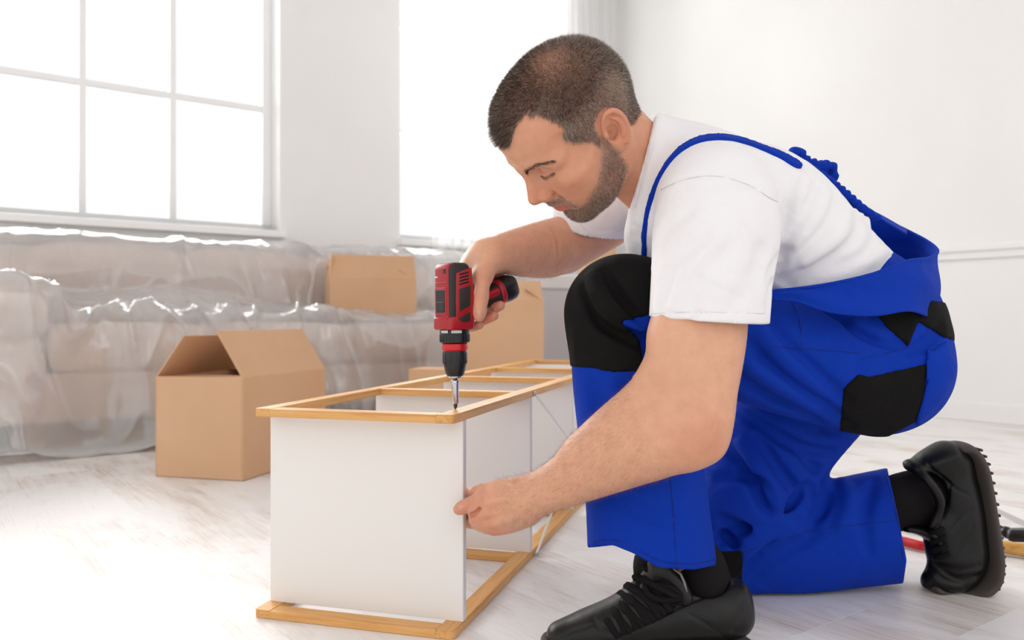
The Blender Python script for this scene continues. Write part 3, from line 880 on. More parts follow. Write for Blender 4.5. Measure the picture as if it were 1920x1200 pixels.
# gear selector in its red frame on the top face
box('selector_frame', (-0.0252, -0.0145, zb + 0.022), (-0.0225, 0.0145, zb + 0.063), M_RED, drill, 0.0012, 2)
box('selector_well', (-0.0257, -0.0115, zb + 0.0255), (-0.0235, 0.0115, zb + 0.0595), M_BLK2, drill, 0.0005, 1)
box('gear_selector', (-0.0268, -0.0105, zb + 0.0270), (-0.0245, 0.0105, zb + 0.0420), M_BLK2, drill, 0.0012, 2)
for z, h_ in ((zb + 0.069, 0.0016), (zb + 0.0165, 0.0016)):
    box('shell_ridge', (-0.0247, -0.0160, z), (-0.0225, 0.0160, z + h_), M_RED, drill, 0.0006, 1)
box('shell_slot', (-0.0243, -0.0120, zb + 0.083), (-0.0226, -0.0060, zb + 0.091), M_BLK2, drill, 0.0004, 1)
box('logo_plate', (-0.0245, 0.0085, zb + 0.0775), (-0.0230, 0.0150, zb + 0.0795), mat('logo_white', (0.8, 0.8, 0.8), 0.5), drill, 0.0002, 1)
# handle leaning back to the battery
hz = zpx(585)
hdir = Vector((math.cos(math.radians(20)), 0, math.sin(math.radians(20))))
hup = Vector((-hdir.z, 0, hdir.x))
def hloft(nm, st, m, par=None, n=28, ex=2.6):
    "stations (t, half height, half width) along the handle"
    bm = bmesh.new(); rings = []
    for t, hh, hw, dz in st:
        c = Vector((0.0, 0, hz)) + hdir * t + hup * dz
        ring = []
        for k in range(n):
            a = 2 * math.pi * k / n
            ca, sa_ = math.cos(a), math.sin(a)
            q = lambda x: math.copysign(abs(x) ** (2 / ex), x)
            ring.append(bm.verts.new(c + hup * (hh * q(ca)) + Vector((0, 1, 0)) * (hw * q(sa_))))
        rings.append(ring)
    for a, b in zip(rings, rings[1:]):
        for i in range(n): bm.faces.new((a[i], a[(i + 1) % n], b[(i + 1) % n], b[i]))
    bm.faces.new(rings[0][::-1]); bm.faces.new(rings[-1])
    return dobj(nm, bm, m, True, par)
HB = 0.122
_hl = hloft
def hloft(nm, st, m, par=None, n=28, ex=2.6): return _hl(nm, [(t * 0.96, hh * 0.93, hw * 0.95, dz) for t, hh, hw, dz in st], m, par, n, ex)
hloft('handle', [(0.012, 0.021, 0.016, 0), (0.030, 0.018, 0.0165, 0.0), (0.055, 0.016, 0.0165, 0), (0.075, 0.0165, 0.0175, 0), (0.089, 0.019, 0.020, 0)], M_BLK)
hloft('handle_inlay', [(0.052, 0.0062, 0.0182, 0.004), (0.054, 0.0070, 0.0186, 0.004), (0.080, 0.0075, 0.0202, 0.004), (0.082, 0.0065, 0.0200, 0.004)], M_RED, None, 28, 5)
hloft('handle_band', [(0.085, 0.0195, 0.0204, 0), (0.087, 0.0215, 0.0222, 0), (0.092, 0.0222, 0.0228, 0), (0.094, 0.0212, 0.022, 0)], M_RED)
bat = hloft('battery', [(0.091, 0.0205, 0.0212, 0), (0.105, 0.0222, 0.0226, 0), (0.116, 0.0215, 0.0222, 0), (0.1225, 0.018, 0.019, 0), (0.1245, 0.012, 0.013, 0)], M_BLK2, None, 32, 3.2)
for sy in (-1, 1):
    bm = bm_box((0, -0.0008, -0.0004), (0.011, 0.0008, 0.0004)); bm.transform(Matrix.Translation(Vector((0, sy * 0.0225, hz)) + hdir * 0.102 + hup * 0.004) @ Matrix.Rotation(-math.radians(20), 4, 'Y'))
    dobj('release_groove', bm, M_DKS, False, bat)
# trigger on the underside of the handle root, direction switch above it
pris('trigger', [(0.021, zb + 0.012), (0.031, zb + 0.014), (0.038, zb + 0.022), (0.035, zb + 0.034), (0.019, zb + 0.034)], -0.008, 0.008, M_RED2, 0.002)
box('direction_switch', (0.0205, -0.0195, zb + 0.022), (0.0270, 0.0195, zb + 0.040), M_BLK2, drill, 0.0015, 2)
tag(drill, 'red and black cordless drill held upright over the shelf frame', 'drill')
# ------------------------------------------------------------------ tools on the floor behind the shoe
M_HICK = mat('hammer_handle_wood', srgb(222, 168, 84), 0.45)
nt_, N_, L_, b_ = nodes(M_HICK)
r_ = ramp(nt_, noise_tex(nt_, 60, 5, mscale=(0.1, 1, 1)).outputs['Fac'], [(0.3, srgb(196, 134, 58)), (0.7, srgb(230, 182, 102))]); L_.new(r_.outputs['Color'], b_.inputs['Base Color'])
def fl(u, v, z=0.0):
    p = floor_at(u, v, z); return Vector((p[0], p[1], z))
# hammer: shaft running out of the frame, head hidden behind the shoe
hm = empty('claw_hammer', fl(1840, 1030))
hs = hm.location
A = fl(1858, 1022, 0.016); B = fl(1990, 1042, 0.016)
t_ = (B - A).normalized()
st = [A - t_ * 0.03 + t_ * x for x in (0, 0.02, 0.06, 0.12, 0.19, 0.24, 0.25)]
def child_ws(o, root): o.matrix_parent_inverse = Matrix.Translation(-Vector(root.location)); return o
child_ws(tube('handle', st, [0.0095, 0.0105, 0.0125, 0.0135, 0.0150, 0.0155, 0.012], M_HICK, hm, 16), hm)
Hh = A - t_ * 0.035; nrm = Vector((-t_.y, t_.x, 0))
child_ws(tube('head', [Hh + nrm * x for x in (-0.055, -0.050, -0.036, -0.030, 0.02, 0.045, 0.07)], [0.012, 0.0135, 0.0135, 0.010, 0.0115, 0.009, 0.004], M_DKS, hm, 16), hm)
tag(hm, 'claw hammer with a varnished wooden handle behind the bent shoe', 'hammer')
# screw clamp with black T-shaped grip, chrome collar, red jaw
cl = empty('screw_clamp', fl(1860, 1000))
zc = 0.030
c0 = fl(1852, 978, zc); c1 = fl(1872, 988, zc); c2 = fl(1884, 996, zc); c3 = fl(1962, 1000, zc)
M_JAW = mat('clamp_red', srgb(190, 40, 40), 0.4)
child_ws(tube('spindle', [c0, c1, c2], 0.0045, M_DKS, cl, 12), cl)
tt_ = (c2 - c0).normalized()
for k in range(7):
    p = c0 + tt_ * (0.012 + 0.0035 * k)
    child_ws(tube('thread', [p, p + tt_ * 0.0012], 0.0056, M_DKS, cl, 12), cl)
child_ws(tube('collar', [c0 - tt_ * 0.018, c0 - tt_ * 0.016, c0, c0 + tt_ * 0.004, c0 + tt_ * 0.006], [0.009, 0.011, 0.011, 0.012, 0.010], M_CHR, cl, 20), cl)
child_ws(tube('jaw', [c0 - tt_ * 0.075, c0 - tt_ * 0.070, c0 - tt_ * 0.02, c0 - tt_ * 0.016], [0.010, 0.0145, 0.0145, 0.0125], M_JAW, cl, 16), cl)
child_ws(tube('grip_socket', [c2 - tt_ * 0.004, c2, c2 + tt_ * 0.012, c2 + tt_ * 0.016], [0.008, 0.0105, 0.0115, 0.009], M_BLK2, cl, 16), cl)
g0 = fl(1892, 1003, zc); g1 = fl(1990, 1006, zc); dirg = (g1 - g0).normalized(); ng = Vector((-dirg.y, dirg.x, 0))
bm = bmesh.new()
ol = [(0, -0.012), (0.115, -0.014), (0.122, -0.006), (0.122, 0.010), (0.112, 0.018), (0.03, 0.020), (0.004, 0.014), (-0.004, 0.002)]
lo_ = [bm.verts.new(g0 + dirg * x + ng * y + Vector((0, 0, -0.011))) for x, y in ol]; hi_ = [bm.verts.new(g0 + dirg * x + ng * y + Vector((0, 0, 0.011))) for x, y in ol]
bm.faces.new(lo_[::-1]); bm.faces.new(hi_)
for i in range(len(ol)): bm.faces.new((lo_[i], lo_[(i + 1) % len(ol)], hi_[(i + 1) % len(ol)], hi_[i]))
bmesh.ops.bevel(bm, geom=list(bm.edges), offset=0.003, segments=2, affect='EDGES')
child_ws(bm_obj('grip', bm, M_BLK2, cl, True), cl)
for y in (-0.014, 0.016):
    child_ws(tube('grip_rest', [g0 + dirg * 0.06 + ng * y + Vector((0, 0, -0.030)), g0 + dirg * 0.06 + ng * y], 0.006, M_BLK2, cl, 10), cl)
child_ws(tube('jaw_foot', [c0 - tt_ * 0.05 + Vector((0, 0, -0.030)), c0 - tt_ * 0.05], 0.010, M_JAW, cl, 12), cl)
tag(cl, 'black gripped screw clamp with threaded spindle beside the hammer', 'clamp')
# steel bar rule
r0 = fl(1848, 946, 0.004); r1 = fl(1985, 1010, 0.004)
dr = (r1 - r0).normalized(); nr = Vector((-dr.y, dr.x, 0)) * 0.011
bm = bmesh.new()
vs = [bm.verts.new(p + a * nr + Vector((0, 0, z))) for p in (r0, r1) for a in (-1, 1) for z in (-0.004, -0.001)]
for q in ((0, 1, 3, 2), (4, 6, 7, 5), (0, 4, 5, 1), (2, 3, 7, 6), (0, 2, 6, 4), (1, 5, 7, 3)): bm.faces.new([vs[i] for i in q])
ru = bm_obj('steel_rule', bm, mat('brushed_steel', (0.62, 0.58, 0.55), 0.35, metal=1.0))
tag(ru, 'flat steel rule lying on the floor behind the screw clamp', 'ruler')
# pliers: red handles under the ankle, black head
pl = empty('pliers', fl(1720, 1022))
M_PLR = mat('pliers_red_grip', srgb(206, 20, 26), 0.4)
q = [fl(u, v, 0.012) for u, v in ((1640, 1006), (1690, 1014), (1730, 1024), (1752, 1023), (1772, 1012))]
child_ws(tube('handle', [Vector(p) for p in catmull(q, 5)], [0.0095] * 16 + [0.0085] * 5, M_PLR, pl, 12), pl)
q2 = [fl(u, v, 0.012) for u, v in ((1640, 975), (1690, 984), (1730, 994), (1752, 998), (1772, 1004))]
child_ws(tube('handle', [Vector(p) for p in catmull(q2, 5)], [0.0080] * 21, mat('pliers_tan_grip', srgb(176, 140, 100), 0.5), pl, 12), pl)
hA = fl(1774, 1008, 0.012); dA = Vector((1, 0.12, 0)).normalized()
child_ws(tube('head', [hA - dA * 0.012, hA, hA + dA * 0.012, hA + dA * 0.03], [0.010, 0.014, 0.011, 0.004], M_DKS, pl, 12), pl)
tag(pl, 'pliers with red and tan handles under the raised ankle', 'pliers')
# black tape measure peeping out behind the sole
tm = empty('tape_measure', fl(1845, 965))
p = fl(1840, 972)
child_ws(box('case', (p.x - 0.028, p.y - 0.016, 0), (p.x + 0.008, p.y + 0.016, 0.038), M_BLK2, tm, 0.006, 3), tm)
child_ws(box('end_hook', (p.x + 0.008, p.y - 0.008, 0.002), (p.x + 0.0105, p.y + 0.008, 0.012), M_CHR, tm, 0.0005, 1), tm)
tag(tm, 'small black tape measure behind the sole of the shoe', 'tape measure')
# ------------------------------------------------------------------ the person
HC = np.array([0.0911, 1.1670, 0.7167])                   # between the ears
HR = np.array([[-0.59378919, -0.08345163, -0.80028134], [0.51215028, -0.80630744, -0.29592297], [-0.62057754, -0.58558017, 0.52151642]])   # rows: forward, left, up
def h2w(p): return np.asarray(p) @ HR + HC
def w2h(p): return (np.asarray(p) - HC) @ HR.T

def q4(pts):
    "rows of (u, v, Y, radius in pixels) -> points and radii"
    pts = np.array(pts, float)
    return np.array([P(*r[:3]) for r in pts]), pts[:, 3] / F * pts[:, 2]
def sample(vx, p):
    g = (np.asarray(p) - vx.lo) / vx.h
    n = np.array(vx.D.shape)
    g = np.clip(g, 0, n - 1.001); i = g.astype(int); t = g - i
    r = 0
    for a in (0, 1):
        for b in (0, 1):
            for c in (0, 1):
                w = (t[..., 0] if a else 1 - t[..., 0]) * (t[..., 1] if b else 1 - t[..., 1]) * (t[..., 2] if c else 1 - t[..., 2])
                r = r + w * vx.D[i[..., 0] + a, i[..., 1] + b, i[..., 2] + c]
    return r
def grad(vx, p, e=None):
    e = e or 1.5 * vx.h; g = np.zeros(3)
    for k in range(3):
        d = np.zeros(3); d[k] = e
        g[k] = sample(vx, p + d) - sample(vx, p - d)
    return g / (np.linalg.norm(g) + 1e-9)
def hit(vx, u, v, y0=0.9, y1=1.7):
    ys = np.arange(y0, y1, vx.h * 0.5)
    pts = np.stack([(u - 960) / F * ys, ys, CAMZ - (v - 600) / F * ys], 1)
    inb = ((pts > vx.lo + vx.h) & (pts < vx.lo + vx.h * (np.array(vx.D.shape) - 2))).all(1)
    d = np.where(inb, sample(vx, pts), 1)
    k = np.argmax(d < 0)
    return pts[k] if d[k] < 0 else None
def fold(vx, path, r, amt, k=0.010, valley=True, taper=True, per=5):
    "a crease (valley) or a raised fold pressed into the surface along pixels of the photograph"
    pp = catmull(np.array(path, float), per) if len(path) > 2 else np.array([np.array(path[0]) + (np.array(path[1]) - np.array(path[0])) * t for t in np.linspace(0, 1, 6)], float)
    src = vx; pts = []; rad = []
    n = len(pp)
    for i, (u, v) in enumerate(pp):
        h_ = hit(src, u, v)
        if h_ is None: continue
        g = grad(src, h_)
        a = math.sin(math.pi * (0.08 + 0.84 * i / (n - 1))) if taper else 1.0
        rr = r * (0.35 + 0.65 * a)
        if valley: pts.append(h_ + g * (rr - amt * a)); rad.append(rr)
        else: pts.append(h_ - g * (rr - amt * a)); rad.append(rr)
    if len(pts) >= 2:
        # keep neighbouring points together, skip jumps between surfaces
        run = [[pts[0], rad[0]]]
        runs = [run]
        for a, b in zip(pts[1:], rad[1:]):
            if np.linalg.norm(a - run[-1][0]) > 0.03: run = []; runs.append(run)
            run.append([a, b])
        for run in runs:
            if len(run) >= 2:
                vx.chain(np.array([x[0] for x in run]), np.array([x[1] for x in run]), k, 'sub' if valley else 'add', per=1)

# ---- materials
def cloth_mat(name, col, scale=700, rough=0.85, bs=0.25, sheen=0.0, big=0.5):
    m = mat(name, col, rough, spec=0.2)
    nt, N, L, b = nodes(m)
    b.inputs['Sheen Weight'].default_value = sheen
    n1 = noise_tex(nt, scale, 3); b1 = bump(nt, n1.outputs['Fac'], bs, 0.0006)
    n2 = noise_tex(nt, 26, 4, 0.5); b2_ = bump(nt, n2.outputs['Fac'], 0.35, 0.004, b1)
    n3 = noise_tex(nt, 8, 2, 0.4, mscale=(1, 1, 1.6)); n3.inputs['Distortion'].default_value = 1.2; bump(nt, n3.outputs['Fac'], big, 0.02, b2_)
    return m
M_BLUE = cloth_mat('royal_blue_twill', srgb(1, 51, 166), 900)
M_BLUE2 = M_BLUE
M_BLACKC = cloth_mat('black_twill', srgb(13, 12, 12), 900)
M_SHIRT = cloth_mat('white_cotton_jersey', srgb(243, 241, 243), 1200, 0.9, 0.2)
M_SOCK = cloth_mat('black_knit_sock', srgb(26, 23, 25), 1500, 0.95, 0.6)
M_THREAD = mat('blue_thread', srgb(14, 40, 150), 0.8)
def skin_mat():
    m = mat('skin', srgb(226, 172, 142), 0.48, spec=0.4)
    nt, N, L, b = nodes(m)
    at = N.new('ShaderNodeAttribute'); at.attribute_name = 'tint'
    n0 = noise_tex(nt, 55, 5, 0.6)
    r0 = ramp(nt, n0.outputs['Fac'], [(0.3, (0.90, 0.86, 0.84)), (0.7, (1.06, 1.03, 1.02))])
    mu = N.new('ShaderNodeMixRGB'); mu.blend_type = 'MULTIPLY'; mu.inputs[0].default_value = 0.75
    L.new(at.outputs['Color'], mu.inputs[1]); L.new(r0.outputs['Color'], mu.inputs[2])
    L.new(mu.outputs['Color'], b.inputs['Base Color'])
    b.inputs['Subsurface Weight'].default_value = 0.12
    b.inputs['Subsurface Radius'].default_value = (1.0, 0.35, 0.2)
    b.inputs['Subsurface Scale'].default_value = 0.006
    n1 = noise_tex(nt, 420, 3); b1 = bump(nt, n1.outputs['Fac'], 0.16, 0.0006)
    n2 = noise_tex(nt, 120, 4); bump(nt, n2.outputs['Fac'], 0.10, 0.0012, b1)
    return m
M_SKIN = skin_mat()
SK = np.array(srgb(222, 168, 138)); SK_RED = np.array(srgb(212, 136, 112)); SK_PALE = np.array(srgb(230, 184, 156))
SK_LIP = np.array(srgb(196, 104, 96)); SK_BEARD = np.array(srgb(140, 104, 86)); SK_SCALP = np.array(srgb(104, 80, 68))

# ================================================================== head and neck
def build_head():
    vx = Vox((-0.135, -0.115, -0.185), (0.138, 0.115, 0.145), 0.0017)
    E_ = lambda c, r, k=0.02, op='add', R=None: vx.ell(c, r, R, k, op)
    def both(c, r, k=0.02, op='add', R=None):
        for s in (1, -1):
            Rm = None
            if R is not None:
                Rm = np.array(R, float).copy(); Rm[:, 1] *= s
            vx.ell((c[0], c[1] * s, c[2]), r, Rm, k, op)
    def cb(pts, rad, k=0.01, op='add', sides=(1, -1), **kw):
        for s in sides:
            vx.chain([(p[0], p[1] * s, p[2]) for p in pts], rad, k, op, **kw)
    # skull
    E_((-0.004, 0, 0.042), (0.094, 0.075, 0.084), 0)
    E_((0.040, 0, 0.062), (0.050, 0.058, 0.052), 0.03)                      # forehead
    E_((-0.050, 0, 0.030), (0.050, 0.062, 0.060), 0.03)                     # back of the head
    E_((0.036, 0, -0.022), (0.050, 0.058, 0.066), 0.035)                    # face
    E_((0.070, 0, -0.040), (0.026, 0.032, 0.036), 0.03)                     # muzzle
    # jaw and chin
    cb([(-0.004, 0.056, -0.030), (0.006, 0.052, -0.056), (0.040, 0.036, -0.076), (0.068, 0.012, -0.084)], [0.016, 0.016, 0.017, 0.016], 0.022)
    E_((0.072, 0, -0.083), (0.018, 0.021, 0.016), 0.016)
    E_((0.030, 0, -0.070), (0.045, 0.036, 0.020), 0.02)                     # under the chin
    # cheekbones, temples, brow
    both((0.056, 0.044, -0.004), (0.024, 0.018, 0.015), 0.025)
    both((0.050, 0.034, -0.038), (0.026, 0.018, 0.026), 0.03)
    both((0.052, 0.067, 0.030), (0.024, 0.008, 0.022), 0.02, 'sub')
    cb([(0.086, 0.006, 0.034), (0.083, 0.026, 0.037), (0.064, 0.050, 0.029)], [0.0095, 0.0095, 0.008], 0.014)
    E_((0.086, 0, 0.038), (0.012, 0.014, 0.012), 0.014)
    # eye sockets and lids
    both((0.0940, 0.0290, 0.0225), (0.017, 0.016, 0.0105), 0.012, 'sub')
    both((0.0720, 0.0295, 0.0210), (0.0140, 0.0150, 0.0125), 0.004)
    cb([(0.0835, 0.0160, 0.0180), (0.0865, 0.0290, 0.0155), (0.0770, 0.0435, 0.0180)], [0.0018, 0.0026, 0.0018], 0.003)         # upper lid edge
    cb([(0.0820, 0.0160, 0.0155), (0.0840, 0.0290, 0.0110), (0.0760, 0.0430, 0.0145)], [0.0016, 0.0018, 0.0016], 0.003)
    cb([(0.0845, 0.0165, 0.0167), (0.0880, 0.0290, 0.0130), (0.0785, 0.0440, 0.0161)], [0.0008, 0.0009, 0.0008], 0.0015, 'sub')
    cb([(0.0845, 0.0180, 0.0310), (0.0868, 0.0290, 0.0320), (0.0775, 0.0430, 0.0275)], [0.0011, 0.0013, 0.0011], 0.004, 'sub')    # lid crease
    # nose
    vx.chain([(0.088, 0, 0.031), (0.0965, 0, 0.014), (0.1050, 0, 0.000), (0.1120, 0, -0.0115)], [0.0075, 0.0075, 0.0082, 0.0096], 0.012)
    vx.chain([(0.080, 0, 0.020), (0.085, 0, -0.004), (0.092, 0, -0.018)], [0.013, 0.0155, 0.0155], 0.012)
    both((0.0990, 0.0125, -0.0165), (0.0110, 0.0075, 0.0085), 0.006)
    both((0.1010, 0.0070, -0.0255), (0.0065, 0.0035, 0.0030), 0.003, 'sub')
    cb([(0.0995, 0.0205, -0.0105), (0.0935, 0.0230, -0.0150), (0.0915, 0.0225, -0.0225)], [0.0008, 0.0010, 0.0008], 0.006, 'sub')
    cb([(0.0915, 0.0220, -0.0220), (0.0865, 0.0285, -0.0330), (0.0830, 0.0320, -0.0430)], [0.0008, 0.0010, 0.0008], 0.008, 'sub')    # smile line
    # lips
    vx.chain([(0.0925, 0.016, -0.0430), (0.0980, 0.0055, -0.0415), (0.0975, 0, -0.0425), (0.0980, -0.0055, -0.0415), (0.0925, -0.016, -0.0430)], [0.0038, 0.0048, 0.0044, 0.0048, 0.0038], 0.006)
    vx.chain([(0.0895, 0.016, -0.0535), (0.0945, 0.006, -0.0555), (0.0945, -0.006, -0.0555), (0.0895, -0.016, -0.0535)], [0.0042, 0.0056, 0.0056, 0.0042], 0.006)
    vx.chain([(0.0850, 0.0265, -0.0480), (0.0965, 0.013, -0.0482), (0.1025, 0, -0.0480), (0.0965, -0.013, -0.0482), (0.0850, -0.0265, -0.0480)], [0.0011, 0.0012, 0.0013, 0.0012, 0.0011], 0.0025, 'sub')
    vx.chain([(0.092, 0.012, -0.0655), (0.0955, 0, -0.0660), (0.092, -0.012, -0.0655)], [0.005, 0.0058, 0.005], 0.010, 'sub')
    # ear
    for s in (1, -1):
        el = lambda c, r, R, k, op='add': vx.ell((c[0], c[1] * s, c[2]), r, np.array(R) * np.array([1, s, 1]), k, op)
        tz = math.radians(14); A1 = np.array([math.sin(tz), 0, -math.cos(tz)]) * -1     # long axis of the ear leans back
        A1 = np.array([-0.25, 0.10, 0.96]); A1 /= np.linalg.norm(A1)
        A3 = np.array([0.42, 0.90, 0.02]); A3 -= A1 * (A3 @ A1); A3 /= np.linalg.norm(A3); A2 = np.cross(A1, A3)
        Rr = np.stack([A1, A2, A3])
        c = np.array([-0.0135, 0.0790, 0.004])
        el(c, (0.0300, 0.0175, 0.0050), Rr, 0.006)
        el(c + A3 * 0.0055 + A2 * 0.001 + A1 * 0.004, (0.0225, 0.0115, 0.0058), Rr, 0.003, 'sub')
        def ring(ts, rad, k, op='add', ra=0.0282, rb=0.0165, lift=0.0040):
            pts = [c + A1 * ra * math.cos(t) + A2 * rb * math.sin(t) + A3 * lift for t in ts]
            vx.chain([(p[0], p[1] * s, p[2]) for p in pts], rad, k, op)
        sg = 1 if A2[0] < 0 else -1                     # sg * sin > 0 towards the back of the head
        ring([sg * t for t in (-1.35, -0.8, -0.3, 0.3, 0.9, 1.5, 2.1, 2.6)], [0.0024, 0.0031, 0.0036, 0.0038, 0.0036, 0.0032, 0.0032, 0.0038], 0.002)
        ring([sg * t for t in (0.1, 0.7, 1.3, 1.9, 2.5)], [0.0022, 0.0030, 0.0032, 0.0030, 0.0026], 0.0035, 'add', 0.0170, 0.0098, 0.0030)
        lob = c - A1 * 0.0285 + A3 * 0.0010 - A2 * sg * 0.004
        el(lob, (0.0090, 0.0088, 0.0046), Rr, 0.006)
        con = c - A1 * 0.004 - A2 * sg * 0.0045 + A3 * 0.003
        el(con + A3 * 0.004, (0.0125, 0.0088, 0.0150), Rr, 0.003, 'sub')
        el(con - A1 * 0.006 - A2 * sg * 0.003, (0.0060, 0.0050, 0.0180), Rr, 0.003, 'sub')
        trg = c - A1 * 0.003 - A2 * sg * 0.0150 + A3 * 0.003
        el(trg, (0.0070, 0.0038, 0.0042), Rr, 0.003)
    # neck, down into the collar
    nb = w2h(P(1262, 352, 1.262)); nm = w2h(P(1190, 300, 1.225))
    vx.chain([(-0.030, 0, -0.010), nm, nb], [0.058, 0.0575, 0.068], 0.020)
    st = w2h(P(1212, 372, 1.215))
    vx.chain([(-0.022, 0.058, -0.028), (np.array([-0.022, 0.058, -0.028]) * 0.45 + st * 0.55), st], [0.010, 0.011, 0.008], 0.018)     # neck muscle
    V, Fq = vx.mesh(2)
    # skin tint in head coordinates
    f, l, u = V[:, 0], V[:, 1], V[:, 2]; al = np.abs(l)
    n_ = len(V)
    col = np.tile(SK, (n_, 1))
    def mixc(w, c):
        nonlocal col
        col = col * (1 - w[:, None]) + c * w[:, None]
    mixc(np.full(n_, 0.62), np.array(srgb(213, 151, 120)))
    bl = lambda c, r: np.exp(-(((f - c[0]) / r[0]) ** 2 + ((al - c[1]) / r[1]) ** 2 + ((u - c[2]) / r[2]) ** 2))
    mixc(0.65 * bl((0.112, 0, -0.012), (0.016, 0.016, 0.016)), SK_RED)
    mixc(0.55 * bl((0.098, 0.014, -0.017), (0.012, 0.010, 0.010)), SK_RED)
    mixc(0.50 * bl((0.066, 0.042, -0.014), (0.03, 0.022, 0.022)), SK_RED)
    mixc(0.45 * sstep(0.070, 0.078, al) * sstep(0.012, 0.0, f), SK_RED)
    mixc(0.35 * bl((0.09, 0, 0.06), (0.03, 0.05, 0.03)), SK_PALE)
    mixc(0.5 * sstep(-0.03, -0.09, u) * sstep(0.05, 0.0, f), np.array(srgb(214, 150, 116)))
    mixc(0.5 * bl((0.082, 0.029, 0.0195), (0.012, 0.016, 0.008)), np.array(srgb(190, 128, 108)))
    lipw = sstep(0.0125, 0.0085, np.abs(u + 0.0485) * (1 + 0.30 * (al / 0.02) ** 2)) * sstep(0.0275, 0.022, al) * sstep(0.080, 0.086, f)
    lipw = lipw * sstep(-0.0395, -0.0425, u)
    mixc(0.85 * lipw, SK_LIP)
    bd = beard_mask(V) * (1 - lipw)
    mixc(0.45 * bd, SK_BEARD)
    cw_ = np.exp(-(np.linalg.norm(V - np.array([-0.012, 0.030, 0.118]), axis=1) / 0.029) ** 2)
    mixc(hair_mask(V) * (0.86 - 0.34 * cw_), SK_SCALP)
    return V, Fq, col
def hair_mask(V):
    f, l, u = V[:, 0], V[:, 1], V[:, 2]; al = np.abs(l)
    # hairline: forelock in the middle, deep temples, sideburn down to the ear
    front = 0.100 - 0.0 * al                                     # height of the hairline over the forehead
    line = np.interp(al, [0, 0.018, 0.026, 0.034, 0.044, 0.055, 0.064, 0.080], [0.079, 0.081, 0.090, 0.101, 0.104, 0.092, 0.070, 0.060])
    w_front = sstep(-0.003, 0.003, u - line)
    side = np.interp(u, [-0.03, -0.005, 0.012, 0.028, 0.045, 0.060, 0.075, 0.10, 0.12], [0.012, 0.016, 0.020, 0.034, 0.042, 0.036, 0.038, 0.047, 0.06])
    w_side = sstep(0.003, -0.003, f - side) * sstep(0.040, 0.050, al)
    w_top = np.where(f > 0.038, w_front, 1.0)
    w = np.where(al > 0.052, np.maximum(w_side, 0), np.maximum(w_front, np.where(f < 0.03, 1, 0)))
    low = np.interp(f, [-0.10, -0.075, -0.045, -0.026, -0.020, 0.0, 0.02], [-0.035, -0.038, -0.030, -0.012, 0.020, 0.016, -0.012])
    w = w * sstep(-0.004, 0.004, u - low)
    # clear round the ear
    ear = np.exp(-(((f + 0.012) / 0.020) ** 2 + ((u - 0.004) / 0.032) ** 4)) * (al > 0.068)
    w = w * (1 - sstep(0.25, 0.5, ear)) * (al < 0.0815)
    return np.clip(w, 0, 1)
def beard_mask(V):
    f, l, u = V[:, 0], V[:, 1], V[:, 2]; al = np.abs(l)
    top = np.interp(f, [0.0, 0.012, 0.03, 0.05, 0.068, 0.08, 0.10], [0.010, -0.006, -0.026, -0.042, -0.047, -0.060, -0.062])
    w = sstep(0.010, -0.012, u - top) * sstep(-0.002, 0.008, f) * sstep(0.03, 0.045, al + 0.4 * np.maximum(-u - 0.045, 0))
    chin = sstep(-0.058, -0.066, u) * sstep(0.030, 0.045, f)
    mous = np.exp(-((u + 0.0335) / 0.0065) ** 2) * sstep(0.034, 0.028, al) * sstep(0.076, 0.082, f)
    moc = np.exp(-(((al - 0.030) / 0.006) ** 2 + ((u + 0.047) / 0.014) ** 2)) * (f > 0.06)
    w = np.maximum(np.maximum(w, chin), np.maximum(0.95 * mous, 0.7 * moc))
    w = w * sstep(-0.112, -0.100, u) * sstep(-0.004, 0.006, f - np.maximum(-0.055 - u, 0) * 1.1)
    return np.clip(w, 0, 1)
HV, HF, HCOL = build_head()

